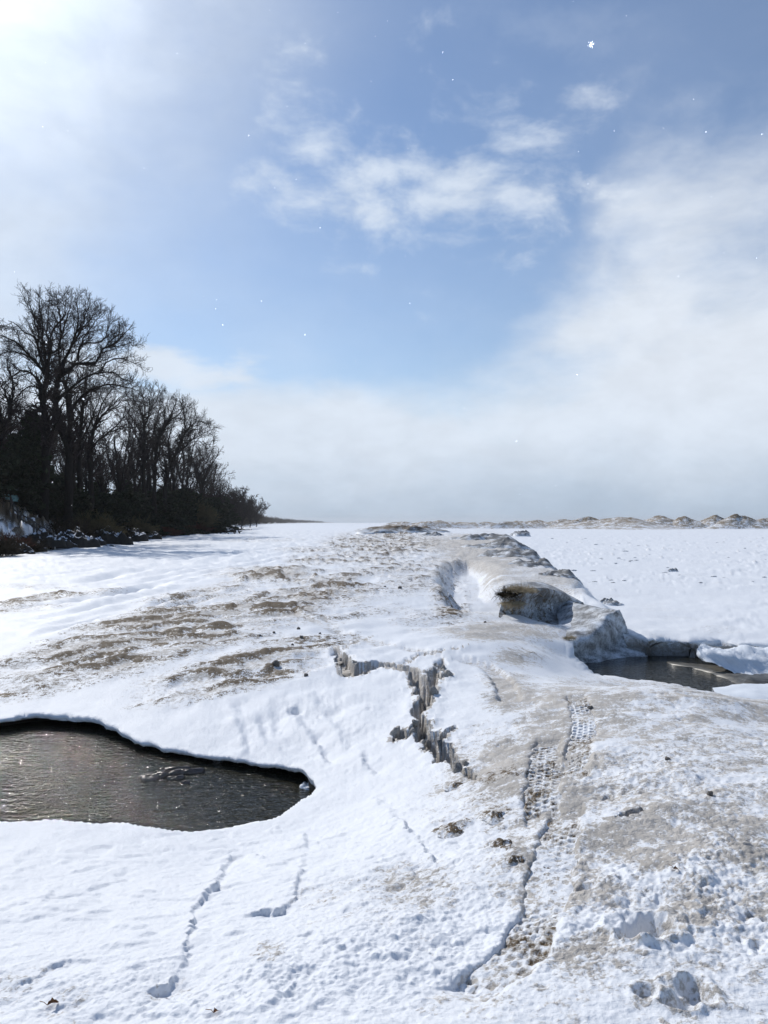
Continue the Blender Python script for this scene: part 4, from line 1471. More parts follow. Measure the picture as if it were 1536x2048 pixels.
Z4 = ((0, 580), 5.12)
traced_tree('tallest bare tree on the left bank, its trunk left of its twin', 70, 88,
            [(465, 1750), (472, 1600), (485, 1430), (450, 1230), (442, 1080), (478, 900), (478, 720)],
            [([(478, 880), (400, 600), (385, 400), (320, 220), (285, 80)], .16, 3), ([(478, 860), (515, 620), (540, 420), (640, 280), (680, 90)], .17, -2),
             ([(470, 870), (330, 700), (200, 560), (40, 480), (-60, 420)], .15, 1), ([(440, 1040), (360, 890), (260, 830), (120, 900), (0, 1000)], .13, -3),
             ([(430, 1010), (330, 980), (220, 1040), (130, 1140)], .09, 3), ([(466, 720), (430, 560), (210, 400), (80, 300)], .11, -4),
             ([(505, 660), (590, 600), (620, 420), (600, 200), (590, 90)], .12, 4), ([(478, 740), (440, 520), (430, 320), (400, 90)], .12, 2),
             ([(430, 1150), (340, 1180), (250, 1260), (180, 1340)], .07, -3), ([(478, 900), (380, 760), (200, 640), (30, 640), (-40, 700)], .10, 3),
             ([(520, 1480), (560, 1400), (600, 1330), (640, 1250)], .14, -2), ([(500, 640), (480, 420), (500, 240), (510, 110)], .08, -3)],
            *Z4, .52, 1.2, .013, 2.0, .95, .42)
traced_tree('tall bare tree with long limbs arching right, beside its taller twin', 73, 136,
            [(705, 1750), (650, 1500), (600, 1300), (560, 1130), (585, 980), (640, 800)],
            [([(620, 860), (645, 730), (720, 600), (780, 440), (805, 250), (760, 110)], .18, 2), ([(650, 860), (740, 780), (880, 750), (990, 740), (1035, 620), (1150, 560), (1300, 420)], .17, -2),
             ([(590, 1120), (720, 1010), (860, 900), (1010, 850), (1150, 850), (1290, 930)], .17, -3), ([(800, 720), (815, 590), (900, 540), (1060, 520), (1110, 380), (1130, 280)], .10, 1),
             ([(1080, 590), (1200, 575), (1380, 560)], .07, -2), ([(1010, 850), (1100, 740), (1250, 700), (1430, 770)], .08, 2), ([(800, 720), (825, 560), (920, 400), (1050, 240)], .10, 4),
             ([(630, 820), (600, 600), (650, 420), (700, 240), (720, 120)], .12, -3), ([(720, 600), (830, 420), (880, 250), (930, 120)], .11, -1), ([(780, 440), (900, 330), (1000, 210)], .08, 3),
             ([(1040, 620), (1180, 480), (1260, 460), (1370, 500)], .07, 3), ([(600, 1000), (560, 820), (500, 640)], .12, 2), ([(1000, 740), (1100, 700), (1090, 620)], .05, 1)],
            *Z4, .50, 1.2, .013, 2.0, .95, .42)
traced_tree('bare tree behind the twin giants with one limb sweeping far right', 78, 146,
            [(745, 1750), (705, 1400), (690, 1150), (675, 950)],
            [([(715, 1250), (800, 1130), (920, 1030), (1080, 970), (1240, 980), (1420, 1035)], .15, -3), ([(690, 1100), (655, 900), (650, 640), (640, 480)], .12, 2),
             ([(680, 950), (720, 820), (800, 700), (850, 640)], .1, 3), ([(705, 1150), (770, 1000), (880, 1000), (1000, 1060), (1090, 1180)], .08, 2), ([(680, 1020), (620, 900), (560, 820)], .07, -2)],
            *Z4, .40, .9, .013)
traced_tree('slender many stemmed bare tree right of the giants', 80, 160,
            [(815, 1750), (820, 1550), (830, 1350), (850, 1150), (870, 980)],
            [([(810, 1530), (750, 1300), (725, 1100), (740, 980)], .12, 2), ([(840, 1540), (930, 1350), (1000, 1150), (1050, 1010)], .12, -3), ([(850, 1200), (920, 1100), (960, 960)], .08, 2), ([(850, 1250), (800, 1100), (790, 950)], .07, -2),
             ([(870, 1100), (960, 1040), (1060, 980)], .07, 4)],
            *Z4, .36, .9, .014, 2.4)
traced_tree('bare tree with limbs fanned low to the right, between the two tree groups', 84, 184,
            [(920, 1760), (930, 1600), (960, 1420), (1000, 1320)],
            [([(960, 1420), (1060, 1280), (1150, 1180), (1240, 1080)], .13, -2), ([(940, 1600), (1080, 1480), (1210, 1360), (1380, 1180)], .13, 3), ([(960, 1420), (925, 1230), (960, 1050)], .11, 2),
             ([(1000, 1320), (1040, 1180), (1120, 1060), (1180, 960)], .10, -3), ([(1080, 1480), (1220, 1420), (1400, 1400)], .08, -3), ([(930, 1550), (880, 1350), (890, 1150)], .08, 3), ([(1000, 1330), (1130, 1240), (1250, 1130), (1330, 1020)], .09, 2)],
            *Z4, .42, .9, .014, 2.6)
Z1 = ((0, 560), 2.844)
traced_tree('leftmost straight trunk of the second tree group', 112, 288,
            [(822, 1320), (820, 1180), (815, 1000), (822, 860), (815, 770)],
            [([(815, 800), (790, 720), (745, 670)], .16, 3), ([(820, 850), (850, 740), (850, 660)], .16, -3), ([(815, 1010), (780, 900), (765, 820), (780, 740)], .14, 2), ([(818, 780), (880, 700), (900, 650)], .12, -2), ([(818, 900), (760, 800), (720, 740)], .10, -3), ([(818, 820), (822, 720), (800, 640)], .11, 2)],
            *Z1, .42, 1.0, .018, 2.5, 1.25, .6)
traced_tree('forked bare tree in the middle of the second tree group', 116, 309,
            [(880, 1330), (880, 1180), (885, 1000), (910, 880), (950, 800)],
            [([(905, 900), (960, 800), (1000, 700)], .18, -3), ([(885, 1000), (870, 880), (900, 760), (930, 670)], .16, 3), ([(940, 820), (1020, 760), (1060, 700)], .14, 2), ([(930, 840), (940, 740), (960, 660)], .12, -1), ([(890, 980), (850, 900), (840, 820)], .10, 3)],
            *Z1, .42, 1.0, .018, 2.5, 1.25, .6)
traced_tree('wide bare tree leaning right at the end of the second tree group', 120, 330,
            [(935, 1330), (940, 1200), (960, 1080), (1010, 960), (1050, 880)],
            [([(1010, 960), (1060, 860), (1120, 750)], .17, 2), ([(980, 1020), (1080, 920), (1180, 860)], .17, -3), ([(1050, 880), (1050, 780), (1030, 700)], .14, 3), ([(965, 1080), (1060, 1040), (1150, 980)], .12, 2), ([(1060, 860), (1130, 800), (1190, 840)], .10, -2), ([(970, 1060), (960, 920), (990, 780)], .13, -4),
             ([(1080, 920), (1160, 920), (1185, 960)], .08, 3)],
            *Z1, .45, 1.05, .018, 2.5, 1.3, .6)
traced_tree('small bare tree standing right of the second tree group', 150, 408,
            [(1150, 1330), (1152, 1180), (1160, 1100)],
            [([(1155, 1150), (1120, 1070), (1130, 1010)], .12, 2), ([(1155, 1130), (1190, 1060), (1195, 1010)], .12, -3), ([(1155, 1160), (1210, 1100), (1230, 1070)], .10, 3), ([(1153, 1180), (1100, 1110), (1090, 1060)], .10, -2), ([(1160, 1110), (1165, 1040), (1160, 1000)], .1, 1)],
            *Z1, .25, .9, .026, 2.8, 1.5, .8)
# left edge tree, partly outside the view
traced_tree('bare tree at the left edge behind the dark evergreens', 70, -6,
            [(-20, 1700), (0, 1500), (60, 1350), (120, 1270), (100, 1100)],
            [([(110, 1250), (60, 1080), (0, 950), (-60, 800)], .12, 2), ([(120, 1280), (230, 1320), (330, 1380)], .1, -2), ([(110, 1200), (130, 1000), (90, 820), (60, 700)], .11, 3), ([(40, 1400), (-60, 1200), (-100, 1000)], .11, -2), ([(100, 1100), (160, 980), (200, 880)], .08, 2), ([(20, 1450), (100, 1400), (170, 1340), (260, 1290)], .08, 2)],
            *Z4, .35, .9, .013)


def free_tree(H, S, rng, label, base, group=None, rmin=.02, levels=3, fork=.35, n=6, dens=.8, twig=1.0):
    base = np.array(base, float)
    L = []
    tr = [base, base + [rng.normal() * .2, rng.normal() * .2, H * fork * .6], base + [rng.normal() * .35, rng.normal() * .35, H * fork], base + [rng.normal() * .8, rng.normal() * .8, H * .8]]
    r0 = H * .019
    L.append((np.array(tr), r0, r0 * .3, 2))
    for i in range(n):
        a = 2 * math.pi * (i + rng.rand()) / n
        s0 = H * fork * rng.uniform(.75, 1.35)
        st = base + [0, 0, s0]
        top = H * rng.uniform(.72, 1.0)
        sp = S * rng.uniform(.45, 1.0)
        m = st + [math.cos(a) * sp * .45, math.sin(a) * sp * .45, (top - s0) * .45]
        e = base + [math.cos(a) * sp, math.sin(a) * sp, top * (1 - .12 * sp / S)]
        L.append((np.array([st, m, e]), r0 * .5, r0 * .12, 1))
    return tree_from_limbs(L, base, label, rng, dens, rmin, H * .17 * twig, H * .08 * twig, H * .04 * twig, group, levels)


def copy_thing(root, loc, rz, sc):
    r = root.copy()
    COL.objects.link(r)
    r.location = loc
    r.rotation_euler = (0, 0, rz)
    r.scale = sc
    for ch in root.children:
        c = ch.copy()
        COL.objects.link(c)
        c.parent = r
    return r


def bank_point(Y, off):
    """point off metres behind the foot of the wooded bank at distance Y"""
    return np.interp(Y, BANK[1:, 1], BANK[1:, 0]) - off, Y


proto_spots = []
GRP = 'leafless trees crowding the wooded bank'
LABB = 'thin leafless tree crowded among others on the wooded bank'
brn = random.Random(21)
bt = np.random.RandomState(9)
protos = []
for i in range(4):
    x, y = bank_point(95 + 20 * i, 14)
    protos.append(free_tree([11, 13, 10, 12][i], [3.2, 4.2, 3.4, 3.0][i], bt, LABB, (x, y, gh(x, y) - .2), GRP, .02, 3, [.3, .4, .25, .35][i], 6, .65))
pl = [(52, 9), (56, 15), (60, 20), (64, 12), (68, 18), (74, 10), (76, 17), (82, 12), (86, 20), (90, 9), (96, 16), (100, 22), (104, 10), (110, 17), (118, 9), (124, 14), (130, 20), (138, 9), (142, 15), (150, 8), (156, 12), (164, 9), (170, 15), (180, 8), (46, 14), (50, 20), (88, 13), (92, 16), (98, 12), (106, 15), (114, 16), (122, 12), (134, 16), (146, 12)]
XY = np.array([bank_point(y + brn.uniform(-1, 1), o_) for y, o_ in pl])
HZ = gha(XY[:, 0], XY[:, 1])
for i, ((x, y), z) in enumerate(zip(XY, HZ)):
    s = brn.uniform(.75, 1.05) if i < 26 else brn.uniform(1.1, 1.35)
    copy_thing(protos[i % 4], (x, y, z - .2), brn.uniform(0, 6.28), (s * brn.uniform(.9, 1.15), s * brn.uniform(.9, 1.15), s))
SPT = [(205, 92, 850, 0), (240, 104, 822, 2), (270, 118, 800, 1), (296, 128, 815, 0), (340, 134, 822, 3), (372, 146, 835, 0), (398, 158, 880, 3), (415, 166, 900, 1), (428, 176, 925, 0), (438, 186, 940, 2)]
PH = [11, 13, 10, 12]
for px, D, yt, k_ in SPT:
    p = PD(px, 1045, D)
    z = gh(p[0], D) - .2
    s = (PD(px, yt, D)[2] - z) / PH[k_] * .97
    o = copy_thing(protos[k_], (p[0], D, z), brn.uniform(0, 6.28), (s * .85, s * .85, s))
    o['label'] = 'tall leafless tree filling the back of the second tree group'
    o['group'] = 'leafless trees behind the second group'
# third cluster, round crowned and further off
rd = []
GR3 = 'round crowned trees of the third group'
for i, (px, D, H, S) in enumerate([(462, 215, 13.2, 6.0), (440, 205, 11.5, 5), (484, 250, 12.6, 6), (500, 300, 13, 6.5), (512, 350, 12, 6)]):
    p = PD(px, 1045, D)
    lab = ['tallest round crowned tree of the third group', 'dense dark tree on the left of the third group', 'round crowned tree right of the tallest in the third group', 'hazy round tree near the right end of the third group', 'farthest small hazy tree closing the third group'][i]
    rd.append(free_tree(H, S, bt, lab, (p[0], D, gh(p[0], D) - .2), GR3, .045, 3, .16, 9, .75, 1.3))
for i in range(34):
    Y = 190 + 420 * (i / 34) ** 1.2
    x, y = bank_point(Y, brn.uniform(3, 12))
    s = brn.uniform(.55, .80)
    o = copy_thing(rd[i % 5], (x, y, gh(x, y) - .2), brn.uniform(0, 6.28), (s * 1.15, s * 1.15, s))
    o['label'] = 'low twiggy tree among many on the far bank'
    o['group'] = 'low trees on the far bank'


def leaf_cloud(n, fn, size, rng, mat, name, parent=None, elong=1.0, **props):
    """many small leaf clumps (quads) at positions given by fn(n)"""
    C = fn(n)
    a = rng.normal(size=(n, 3))
    a /= np.linalg.norm(a, axis=1, keepdims=True)
    b = rng.normal(size=(n, 3))
    b -= (a * b).sum(1, keepdims=True) * a
    b /= np.linalg.norm(b, axis=1, keepdims=True)
    s = size * (.5 + rng.rand(n, 1))
    a = a * s * elong
    b = b * s
    V = np.stack([C - a - b * .3, C + b, C + a + b * .1, C - b], 1).reshape(-1, 3)
    Fc = np.arange(n * 4).reshape(-1, 4)
    return link(name, mesh_np(name, V, Fc, mat, False), parent, **props)


def conifer(H, R, label, base, rng, n=7000, group=None):
    root = empty('evergreen_tree', tuple(base), label, 'tree', group)
    tp = np.array([[[0, 0, 0], [0, 0, H * .5], [0, 0, H * .96]]], float)
    v, f = tubes(tp, np.array([[H * .022, H * .014, .02]]), 6)
    link('trunk', mesh_np('trunk', v, f, M_BARK), root)
    nb = int(H * 9)
    br = []
    for i in range(nb):
        t = .04 + .94 * (i / nb) ** .9
        br.append((t, rng.rand() * 6.28, R * (1 - t) ** .85 * rng.uniform(.35, 1.15) + .10))
    br = np.array(br)

    def fn(n):
        k = rng.randint(0, nb, n)
        w = br[k, 2] / br[:, 2].max()
        u = np.sqrt(rng.rand(n))
        r = br[k, 2] * u
        x = r * np.cos(br[k, 1]) + rng.normal(size=n) * .14 * (1 + w)
        y = r * np.sin(br[k, 1]) + rng.normal(size=n) * .14 * (1 + w)
        z = H * br[k, 0] - r * .22 + rng.normal(size=n) * .10
        return np.stack([x, y, np.maximum(z, .1)], 1)
    leaf_cloud(n, fn, .085 + H * .004, rng, M_NEEDLE, 'crown', root, 1.8)
    return root


cs = [(62, 70, 820, 3.0, 'pointed dark evergreen left of the tallest bare tree'), (30, 69, 868, 2.8, 'dark evergreen between the pointed one and the left edge'), (2, 70, 905, 3.2, 'dark evergreen at the left edge of the picture'), (92, 75, 930, 2.8, 'dark evergreen filling the space under the tallest bare tree'), (120, 78, 955, 2.8, 'low dark evergreen right of the tallest trunk')]
crg = np.random.RandomState(17)
for px, D, ytop, R, lab in cs:
    p = PD(px, 1040, D)
    b = (p[0], p[1], gh(p[0], p[1]) - .2)
    top = PD(px, ytop, D)[2]
    con = conifer(top - b[2], R, lab, b, crg, 12000)
    con0 = con if px == 92 else (con0 if px == 120 else None)
# dark evergreen copies deeper in the wood; unseen ones at left added for shade
n_c = 0
dk = [(150, 78, 958), (178, 86, 965), (205, 88, 972), (232, 95, 972), (255, 104, 968), (276, 108, 972), (300, 118, 968), (322, 122, 965), (346, 130, 968), (366, 138, 962), (388, 146, 972), (408, 152, 985), (425, 165, 985), (447, 190, 985), (135, 90, 930), (250, 125, 950), (-60, 64, 760), (-90, 60, 780), (-40, 72, 770), (-130, 56, 800), (-36, 66, 870), (-70, 68, 850), (-110, 72, 850), (-20, 74, 860), (-150, 70, 830), (-60, 60, 900), (-100, 58, 900), (110, 84, 925), (60, 75, 900), (330, 150, 960), (195, 100, 950), (290, 140, 955), (375, 170, 965)]
for px, D, yt in dk:
    yt -= 22 if px > 130 else 0
    p = PD(px, 1040, D)
    z = gh(p[0], p[1]) - .2
    H = PD(px, yt, D)[2] - z
    s = H / 8.0
    o = copy_thing(con0, (p[0], p[1], z), brn.uniform(0, 6.28), (max(s, .8) * 1.5, max(s, .8) * 1.5, s))
    o['label'] = 'low dark evergreen hidden among the trunks of the wood, unseen ones at left added for shade'
    o['group'] = 'low evergreens inside the wood'


def shrub(name, H, S, n, mat, rng, label, base, rmin=.012, cat='shrub', group=None, lean=0):
    n = int(n * .72)
    base = np.array(base, float)
    a = rng.rand(n) * 6.28
    sp = S * np.sqrt(rng.rand(n))
    k = 5
    t = np.linspace(0, 1, k)[None, :, None]
    e = np.stack([np.cos(a) * sp + lean, np.sin(a) * sp, H * (1 - .45 * (sp / S) ** 2) * rng.uniform(.6, 1.0, n)], 1)[:, None]
    st = np.stack([np.cos(a) * sp * .25, np.sin(a) * sp * .25, 0 * a - .1], 1)[:, None]
    Pb = st + (e - st) * t + np.array([0, 0, 1.]) * (t * (1 - t)) * H * .35 + rng.normal(size=(n, k, 3)) * .03 * H * t
    Rb = np.maximum(np.linspace(.03, .01, k)[None] * H / 3, rmin) * np.ones((n, 1))
    p2, r2 = spawn(Pb, Rb, 7, 35, H * .28, 3, .25, .05, .2, rng, .6)
    r2 = np.maximum(r2, rmin * .9)
    p3, r3 = spawn(p2, r2, 3, 38, H * .14, 2, .2, .05, .2, rng, .7)
    r3 = np.maximum(r3, rmin * .75)
    v, f = join_tubes([(Pb, Rb, 3), (p2, r2, 3), (p3, r3, 3)])
    o = link(name, mesh_np(name, v, f, mat), None, label=label, category=cat, group=group)
    o.location = tuple(base)
    return o


srg = np.random.RandomState(23)
for i, (px, D, H, S, n, mat, lab) in enumerate([
        (188, 74, 3.6, 2.6, 150, M_OLIVE, 'olive brown leafless shrub under the middle trees'),
        (205, 78, 2.6, 2.4, 110, M_OLIVE, 'lower olive shrub touching the first one on its right'),
        (276, 96, 3.2, 2.6, 130, M_OLIVE, 'olive brown shrub below the second tree group'),
        (398, 140, 6.5, 3.6, 170, M_OLIVE, 'tall greenish shrub left of the third tree group'),
        (320, 112, 2.0, 2.2, 110, M_RED, 'red brown bush at the foot of the bank, left of the longest one'),
        (345, 118, 1.5, 2.0, 90, M_RED, 'small red brown bush jutting onto the snow'),
        (392, 136, 2.2, 3.4, 140, M_RED, 'longest red brown bush below the greenish shrub'),
        (420, 150, 1.8, 3.4, 120, M_RED, 'red brown bush nearest the driftwood'),
        (120, 66, 2.4, 2.2, 110, M_BRUSH, 'dark bush below the tall twin trees'),
        (20, 51, 1.6, 1.7, 120, M_RED, 'rusty bush on the bank under the handrail'),
        (58, 53, 1.4, 1.6, 110, M_BRUSH, 'dark low bush beside the handrail posts'),
        (8, 47, 1.5, 1.4, 120, M_BRUSH, 'dark bush at the lower left foot of the bank'),
        (365, 128, 2.2, 2.6, 110, M_BRUSH, 'dark bush between the two red brown ones'),
        (235, 86, 1.8, 2.2, 100, M_BRUSH, 'dark bush at the foot of the fanned tree'),
        (160, 70, 2.6, 2.0, 100, M_BRUSH, 'dark bush left of the first olive shrub')]):
    b = plant_base(px, D)
    shrub('shrub', H, S, n, mat, srg, lab, b, max(.012, D * .00018))

# tangled undergrowth between the trunks: nobody could count its stems
def undergrowth():
    rng = np.random.RandomState(31)
    n = 4600
    Y = 44 + 290 * rng.rand(n) ** 1.35
    off = np.where(Y < 130, 5.0, 3.0) + 24 * rng.rand(n) ** 1.1
    X = np.interp(Y, BANK[1:, 1], BANK[1:, 0]) - off
    Z = gha(X, Y)
    H = rng.uniform(1.2, 4.2, n) * (.35 + .65 * sstep(off, 4, 11))
    k = 4
    t = np.linspace(0, 1, k)[None, :, None]
    st = np.stack([X, Y, Z - .1], 1)[:, None]
    lean = rng.normal(size=(n, 1, 3)) * np.array([.35, .35, 0]) * H[:, None, None]
    Pb = st + np.array([0, 0, 1.]) * t * H[:, None, None] + lean * t ** 1.3 + rng.normal(size=(n, k, 3)) * .06 * t
    rr = np.maximum(.016, Y * .00024)
    Rb = rr[:, None] * np.linspace(1.2, .7, k)[None]
    p2, r2 = spawn(Pb, Rb, 6, 45, 1.0, 2, .25, .04, .15, rng, .9)
    r2 = np.maximum(r2, .014)
    p3, r3 = spawn(p2, r2, 1, 40, .5, 2, .2, .04, .3, rng, .8)
    v, f = join_tubes([(Pb, Rb, 3), (p2, r2, 3), (p3, r3, 3)])
    link('undergrowth', mesh_np('undergrowth', v, f, M_BRUSH), label='tangled dark undergrowth between the trunks of the wooded bank', category='undergrowth', kind='stuff')


undergrowth()


def far_woods():
    """the wood that runs on along the shore until it fades out"""
    rng = np.random.RandomState(41)
    n = 2100
    t = rng.rand(n)
    Y = 330 * (4200 / 330) ** t
    off = 2 + rng.rand(n) * (10 + Y * .02)
    X = np.interp(Y, BANK[1:, 1], BANK[1:, 0]) - off
    Z = np.full(n, 2.2) + sstep(off, 0, 12) * 1.2
    H = rng.uniform(6, 12, n) * (1 - .25 * (off < 5))
    H = H * (.75 + .35 * perlin(Y * .012, Y * 0 + 3.3, 5))
    tt = np.linspace(0, 1, 3)[None, :, None]
    st = np.stack([X, Y, Z - 2], 1)[:, None]
    Pb = st + np.array([0, 0, 1.]) * tt * H[:, None, None]
    Rb = np.maximum(.12, Y[:, None] * .0002) * np.linspace(1, .5, 3)[None]
    p2, r2 = spawn(Pb, Rb, 10, 35, 4.5, 2, .15, .05, .15, rng, .9)
    r2 = np.maximum(r2, .08)
    p3, r3 = spawn(p2, r2, 1, 35, 2.2, 2, .15, .05, .3, rng, 1.0)
    v, f = join_tubes([(Pb, Rb, 3), (p2, r2, 3), (p3, r3, 3)])
    link('far_woods', mesh_np('far_woods', v, f, M_BRUSH), label='hazy wood running along the far shore', category='woods', kind='stuff')


far_woods()

# ------------------------------------------------------------------ things on the bank
def box_bm(x0, x1, y0, y1, z0, z1):
    V = [(x, y, z) for z in (z0, z1) for y in (y0, y1) for x in (x0, x1)]
    Fc = [(0, 2, 3, 1), (4, 5, 7, 6), (0, 1, 5, 4), (2, 6, 7, 3), (0, 4, 6, 2), (1, 3, 7, 5)]
    return V, Fc


def box_obj(name, x0, x1, y0, y1, z0, z1, mat, parent=None, bev=.008, **props):
    V, Fc = box_bm(x0, x1, y0, y1, z0, z1)
    o = link(name, mesh_np(name, V, Fc, mat, False), parent, **props)
    m = o.modifiers.new('edge', 'BEVEL')
    m.width = bev
    m.segments = 1
    return o


D = 66.0
p0 = PD(-40, 1002, D)
p1 = PD(17, 1002, D)
ztop = PD(17, 978, D)[2]
gz = gh(p1[0] - .5, D)
hut = empty('beach_shelter', (p1[0], D, p1[2]), 'teal slatted shelter wall with white trim at the left edge of the view', 'shelter')
W = p1[0] - p0[0]
Hh = ztop - p1[2]
nb = 5
for i in range(nb):
    z0 = .06 + i * (Hh - .12) / nb
    box_obj('plank', -W, -.06, 0, .03 + .006 * (i % 2), z0, z0 + (Hh - .12) / nb - .022, M_TEAL, hut)
box_obj('trim', -W, 0, -.03, .06, Hh - .058, Hh, M_WHITE, hut)
box_obj('trim', -W, 0, -.03, .06, 0, .058, M_WHITE, hut)
box_obj('corner_post', -.058, 0, -.02, .07, .06, Hh - .06, M_TEAL, hut)
for xx in (-.25, -1.5):
    box_obj('leg', xx - .05, xx + .05, .0, .1, min(-.6, gz - p1[2] - .3), -.002, M_WHITE, hut)
box_obj('roof', -W - .2, .06, .062, 1.9, Hh - .08, Hh - .02, M_TEAL, hut)
box_obj('side_panel', -.04, -.005, .072, 1.8, .0, Hh - .085, M_TEAL, hut)

# stepped handrail going down the bank
a = PD(-6, 1000, 66)
b = PD(103, 1064, 58)
rail = empty('handrail', (b[0], b[1], b[2] - 1.0), 'weathered wooden handrail stepping down the snowy bank from the teal shelter', 'handrail')
o0 = np.array([b[0], b[1], b[2] - 1.0])
tops = []
for px in (-6, 10, 24, 30, 37, 43, 69, 76, 101, 106):
    t = (px + 6) / 109
    q = a + (b - a) * t
    g_ = gh(q[0], q[1])
    q = np.array([q[0], q[1], max(q[2], g_ + .75)])
    tops.append(q)
    dx = .18 * (px % 2)
    box_obj('post', q[0] - .065 - o0[0], q[0] + .065 - o0[0], q[1] - .065 - o0[1] + dx, q[1] + .065 - o0[1] + dx, min(g_ - .3, q[2] - .8) - o0[2], q[2] + .02 - o0[2], M_WOOD, rail)
for dz in (0, -.42):
    Pp = np.array([[t_ + [0, 0, dz] for t_ in tops]]) - o0
    v, f = tubes(Pp, np.full((1, len(tops)), .055), 6)
    link('rail', mesh_np('rail', v, f, M_WOOD), rail)


def snow_rock_mat():
    m, g, b = new_mat('rock_with_snow_on_top')
    tc = g.node('ShaderNodeTexCoord')
    n, _ = g.noise(tc.outputs['Object'], 3, 5, .6)
    ge = g.node('ShaderNodeNewGeometry')
    sp = g.node('ShaderNodeSeparateXYZ')
    g.put(sp.inputs[0], ge.outputs['Normal'])
    f = g.step(g.m('ADD', sp.outputs[2], g.m('MULTIPLY', g.m('SUBTRACT', n, .5), 1.1)), .80, .95)
    g.put(b.inputs['Base Color'], g.mix(f, g.mix(n, (.008, .007, .005), (.024, .019, .014)), (.80, .82, .86)))
    b.inputs['Roughness'].default_value = .9
    return m


M_SROCK = snow_rock_mat()
clods = [(108, 1088, 62, 2.0, 'dark earth clump under the handrail end'), (140, 1086, 64, 2.4, 'dark overhanging clump of earth left of the widest one'), (200, 1080, 74, 2.6, 'widest dark overhanging clump of earth on the bank foot'), (172, 1084, 68, 1.6, 'dark earth clump between two wider ones'),
         (258, 1074, 88, 2.4, 'dark earth clump below the olive shrubs'), (300, 1071, 98, 1.8, 'dark earth clump left of the first red brown bush'), (212, 1092, 66, 1.5, 'flat dark slab of earth farthest out on the snow'), (55, 1096, 54, 1.2, 'small dark clump low on the left of the bank'),
         (20, 1094, 50, 1.3, 'dark clump of earth at the lower left of the bank'), (85, 1078, 58, 1.6, 'dark clump beside the handrail posts'), (455, 1063, 150, 1.6, 'small dark mound left of the driftwood')]
for i, (px, py, D, r_, lab) in enumerate(clods):
    p = PD(px, py, D)
    z = gh(p[0], p[1])
    H = .55 * r_ * (.35 if i == 6 else 1)
    o = skew_mound('earth_clump', p[0], p[1], r_, r_ * .8, H, z - .15, .3, .14, 0, 0, 500 + i, 14, 40, .4, M_SROCK, label=lab, category='earth clump', group='dark clumps along the foot of the bank')


# driftwood branches stuck in the snow
def stick(label, traces, D, r0):
    b = PD(traces[0][0][0], traces[0][0][1], D)
    b[2] = gh(b[0], b[1])
    off = b - PD(traces[0][0][0], traces[0][0][1], D)
    root = empty('driftwood', tuple(b), label, 'driftwood', 'driftwood on the beach')
    for i, tr in enumerate(traces):
        pts = np.array([PD(x, y, D + .3 * i) + off for x, y in tr]) - b
        q = resample(pts, 8)
        q[1:] += srg.normal(size=(7, 3)) * .03
        v, f = tubes(q[None], np.linspace(r0, r0 * .45, 8)[None], 6)
        link('branch', mesh_np('branch', v, f, M_BARK), root)


stick('leftmost low driftwood branch lying on the snow', [[(440, 1068), (444, 1065), (450, 1066)], [(444, 1066), (441, 1062)]], 132, .09)
stick('driftwood branch leaning left, beside the two upright ones', [[(458, 1068.5), (452, 1065), (446, 1062.5)], [(453, 1066), (450, 1067.5)]], 130, .10)
stick('two pronged driftwood branch standing upright in the snow', [[(469, 1069), (466, 1063), (463, 1059)], [(470, 1069), (472, 1064), (469, 1059.5)]], 130, .11)
stick('crooked driftwood branch bent right at the end of the beach', [[(480, 1069), (476.5, 1064), (478, 1061), (487, 1057.5)], [(478, 1066), (484, 1064)]], 130, .13)

# ------------------------------------------------------------------ small plants and litter
def grass_tuft(label, c, n, L, spread, mat, rng, name='grass_tuft', r=.004, up=.8, flat=.4):
    st = np.concatenate([rng.normal(size=(n, 2)) * spread * np.array([1, .6]), np.zeros((n, 1))], 1)
    d = rng.normal(size=(n, 3)) * np.array([1, 1, flat]) + np.array([0, -.2, up])
    d /= np.linalg.norm(d, axis=1, keepdims=True)
    ln = L * rng.uniform(.4, 1.1, n)[:, None]
    p1 = st + d * ln * .5
    p2 = p1 + (d + rng.normal(size=(n, 3)) * .35 + np.array([0, 0, -.35])) * ln * .5
    v, f = tubes(np.stack([st, p1, p2], 1), np.array([[r, r * .8, r * .3]]) * np.ones((n, 1)), 3)
    o = link(name, mesh_np(name, v, f, mat), None, label=label, category='grass tuft')
    o.location = tuple(c)
    return o


grg = np.random.RandomState(77)
grass_tuft('thick straw coloured grass tuft on the left shoulder of the ice mound', PD(1040, 1183, 15.45), 800, .22, .13, M_GRASS, grg, r=.005, up=.6)
grass_tuft('short dark roots and straw left of the big grass tuft', PD(1014, 1190, 15.3), 300, .20, .08, M_BRUSH, grg, r=.007, up=.2)
grass_tuft('straw hanging down from the lip left of the scooped face', PD(1026, 1206, 15.3), 350, .18, .11, M_GRASS, grg, r=.005, up=-.3)
grass_tuft('small straw patch in the pocket left of the ice horn', PD(1139, 1276, 13.75), 260, .10, .045, M_GRASS, grg, r=.004, up=.2)


def on_ground(px, py, dz=0):
    z = .7
    for _ in range(10):
        p = P(px, py, z)
        z = .5 * z + .5 * gh(p[0], p[1])
    return np.array([p[0], p[1], z + dz])


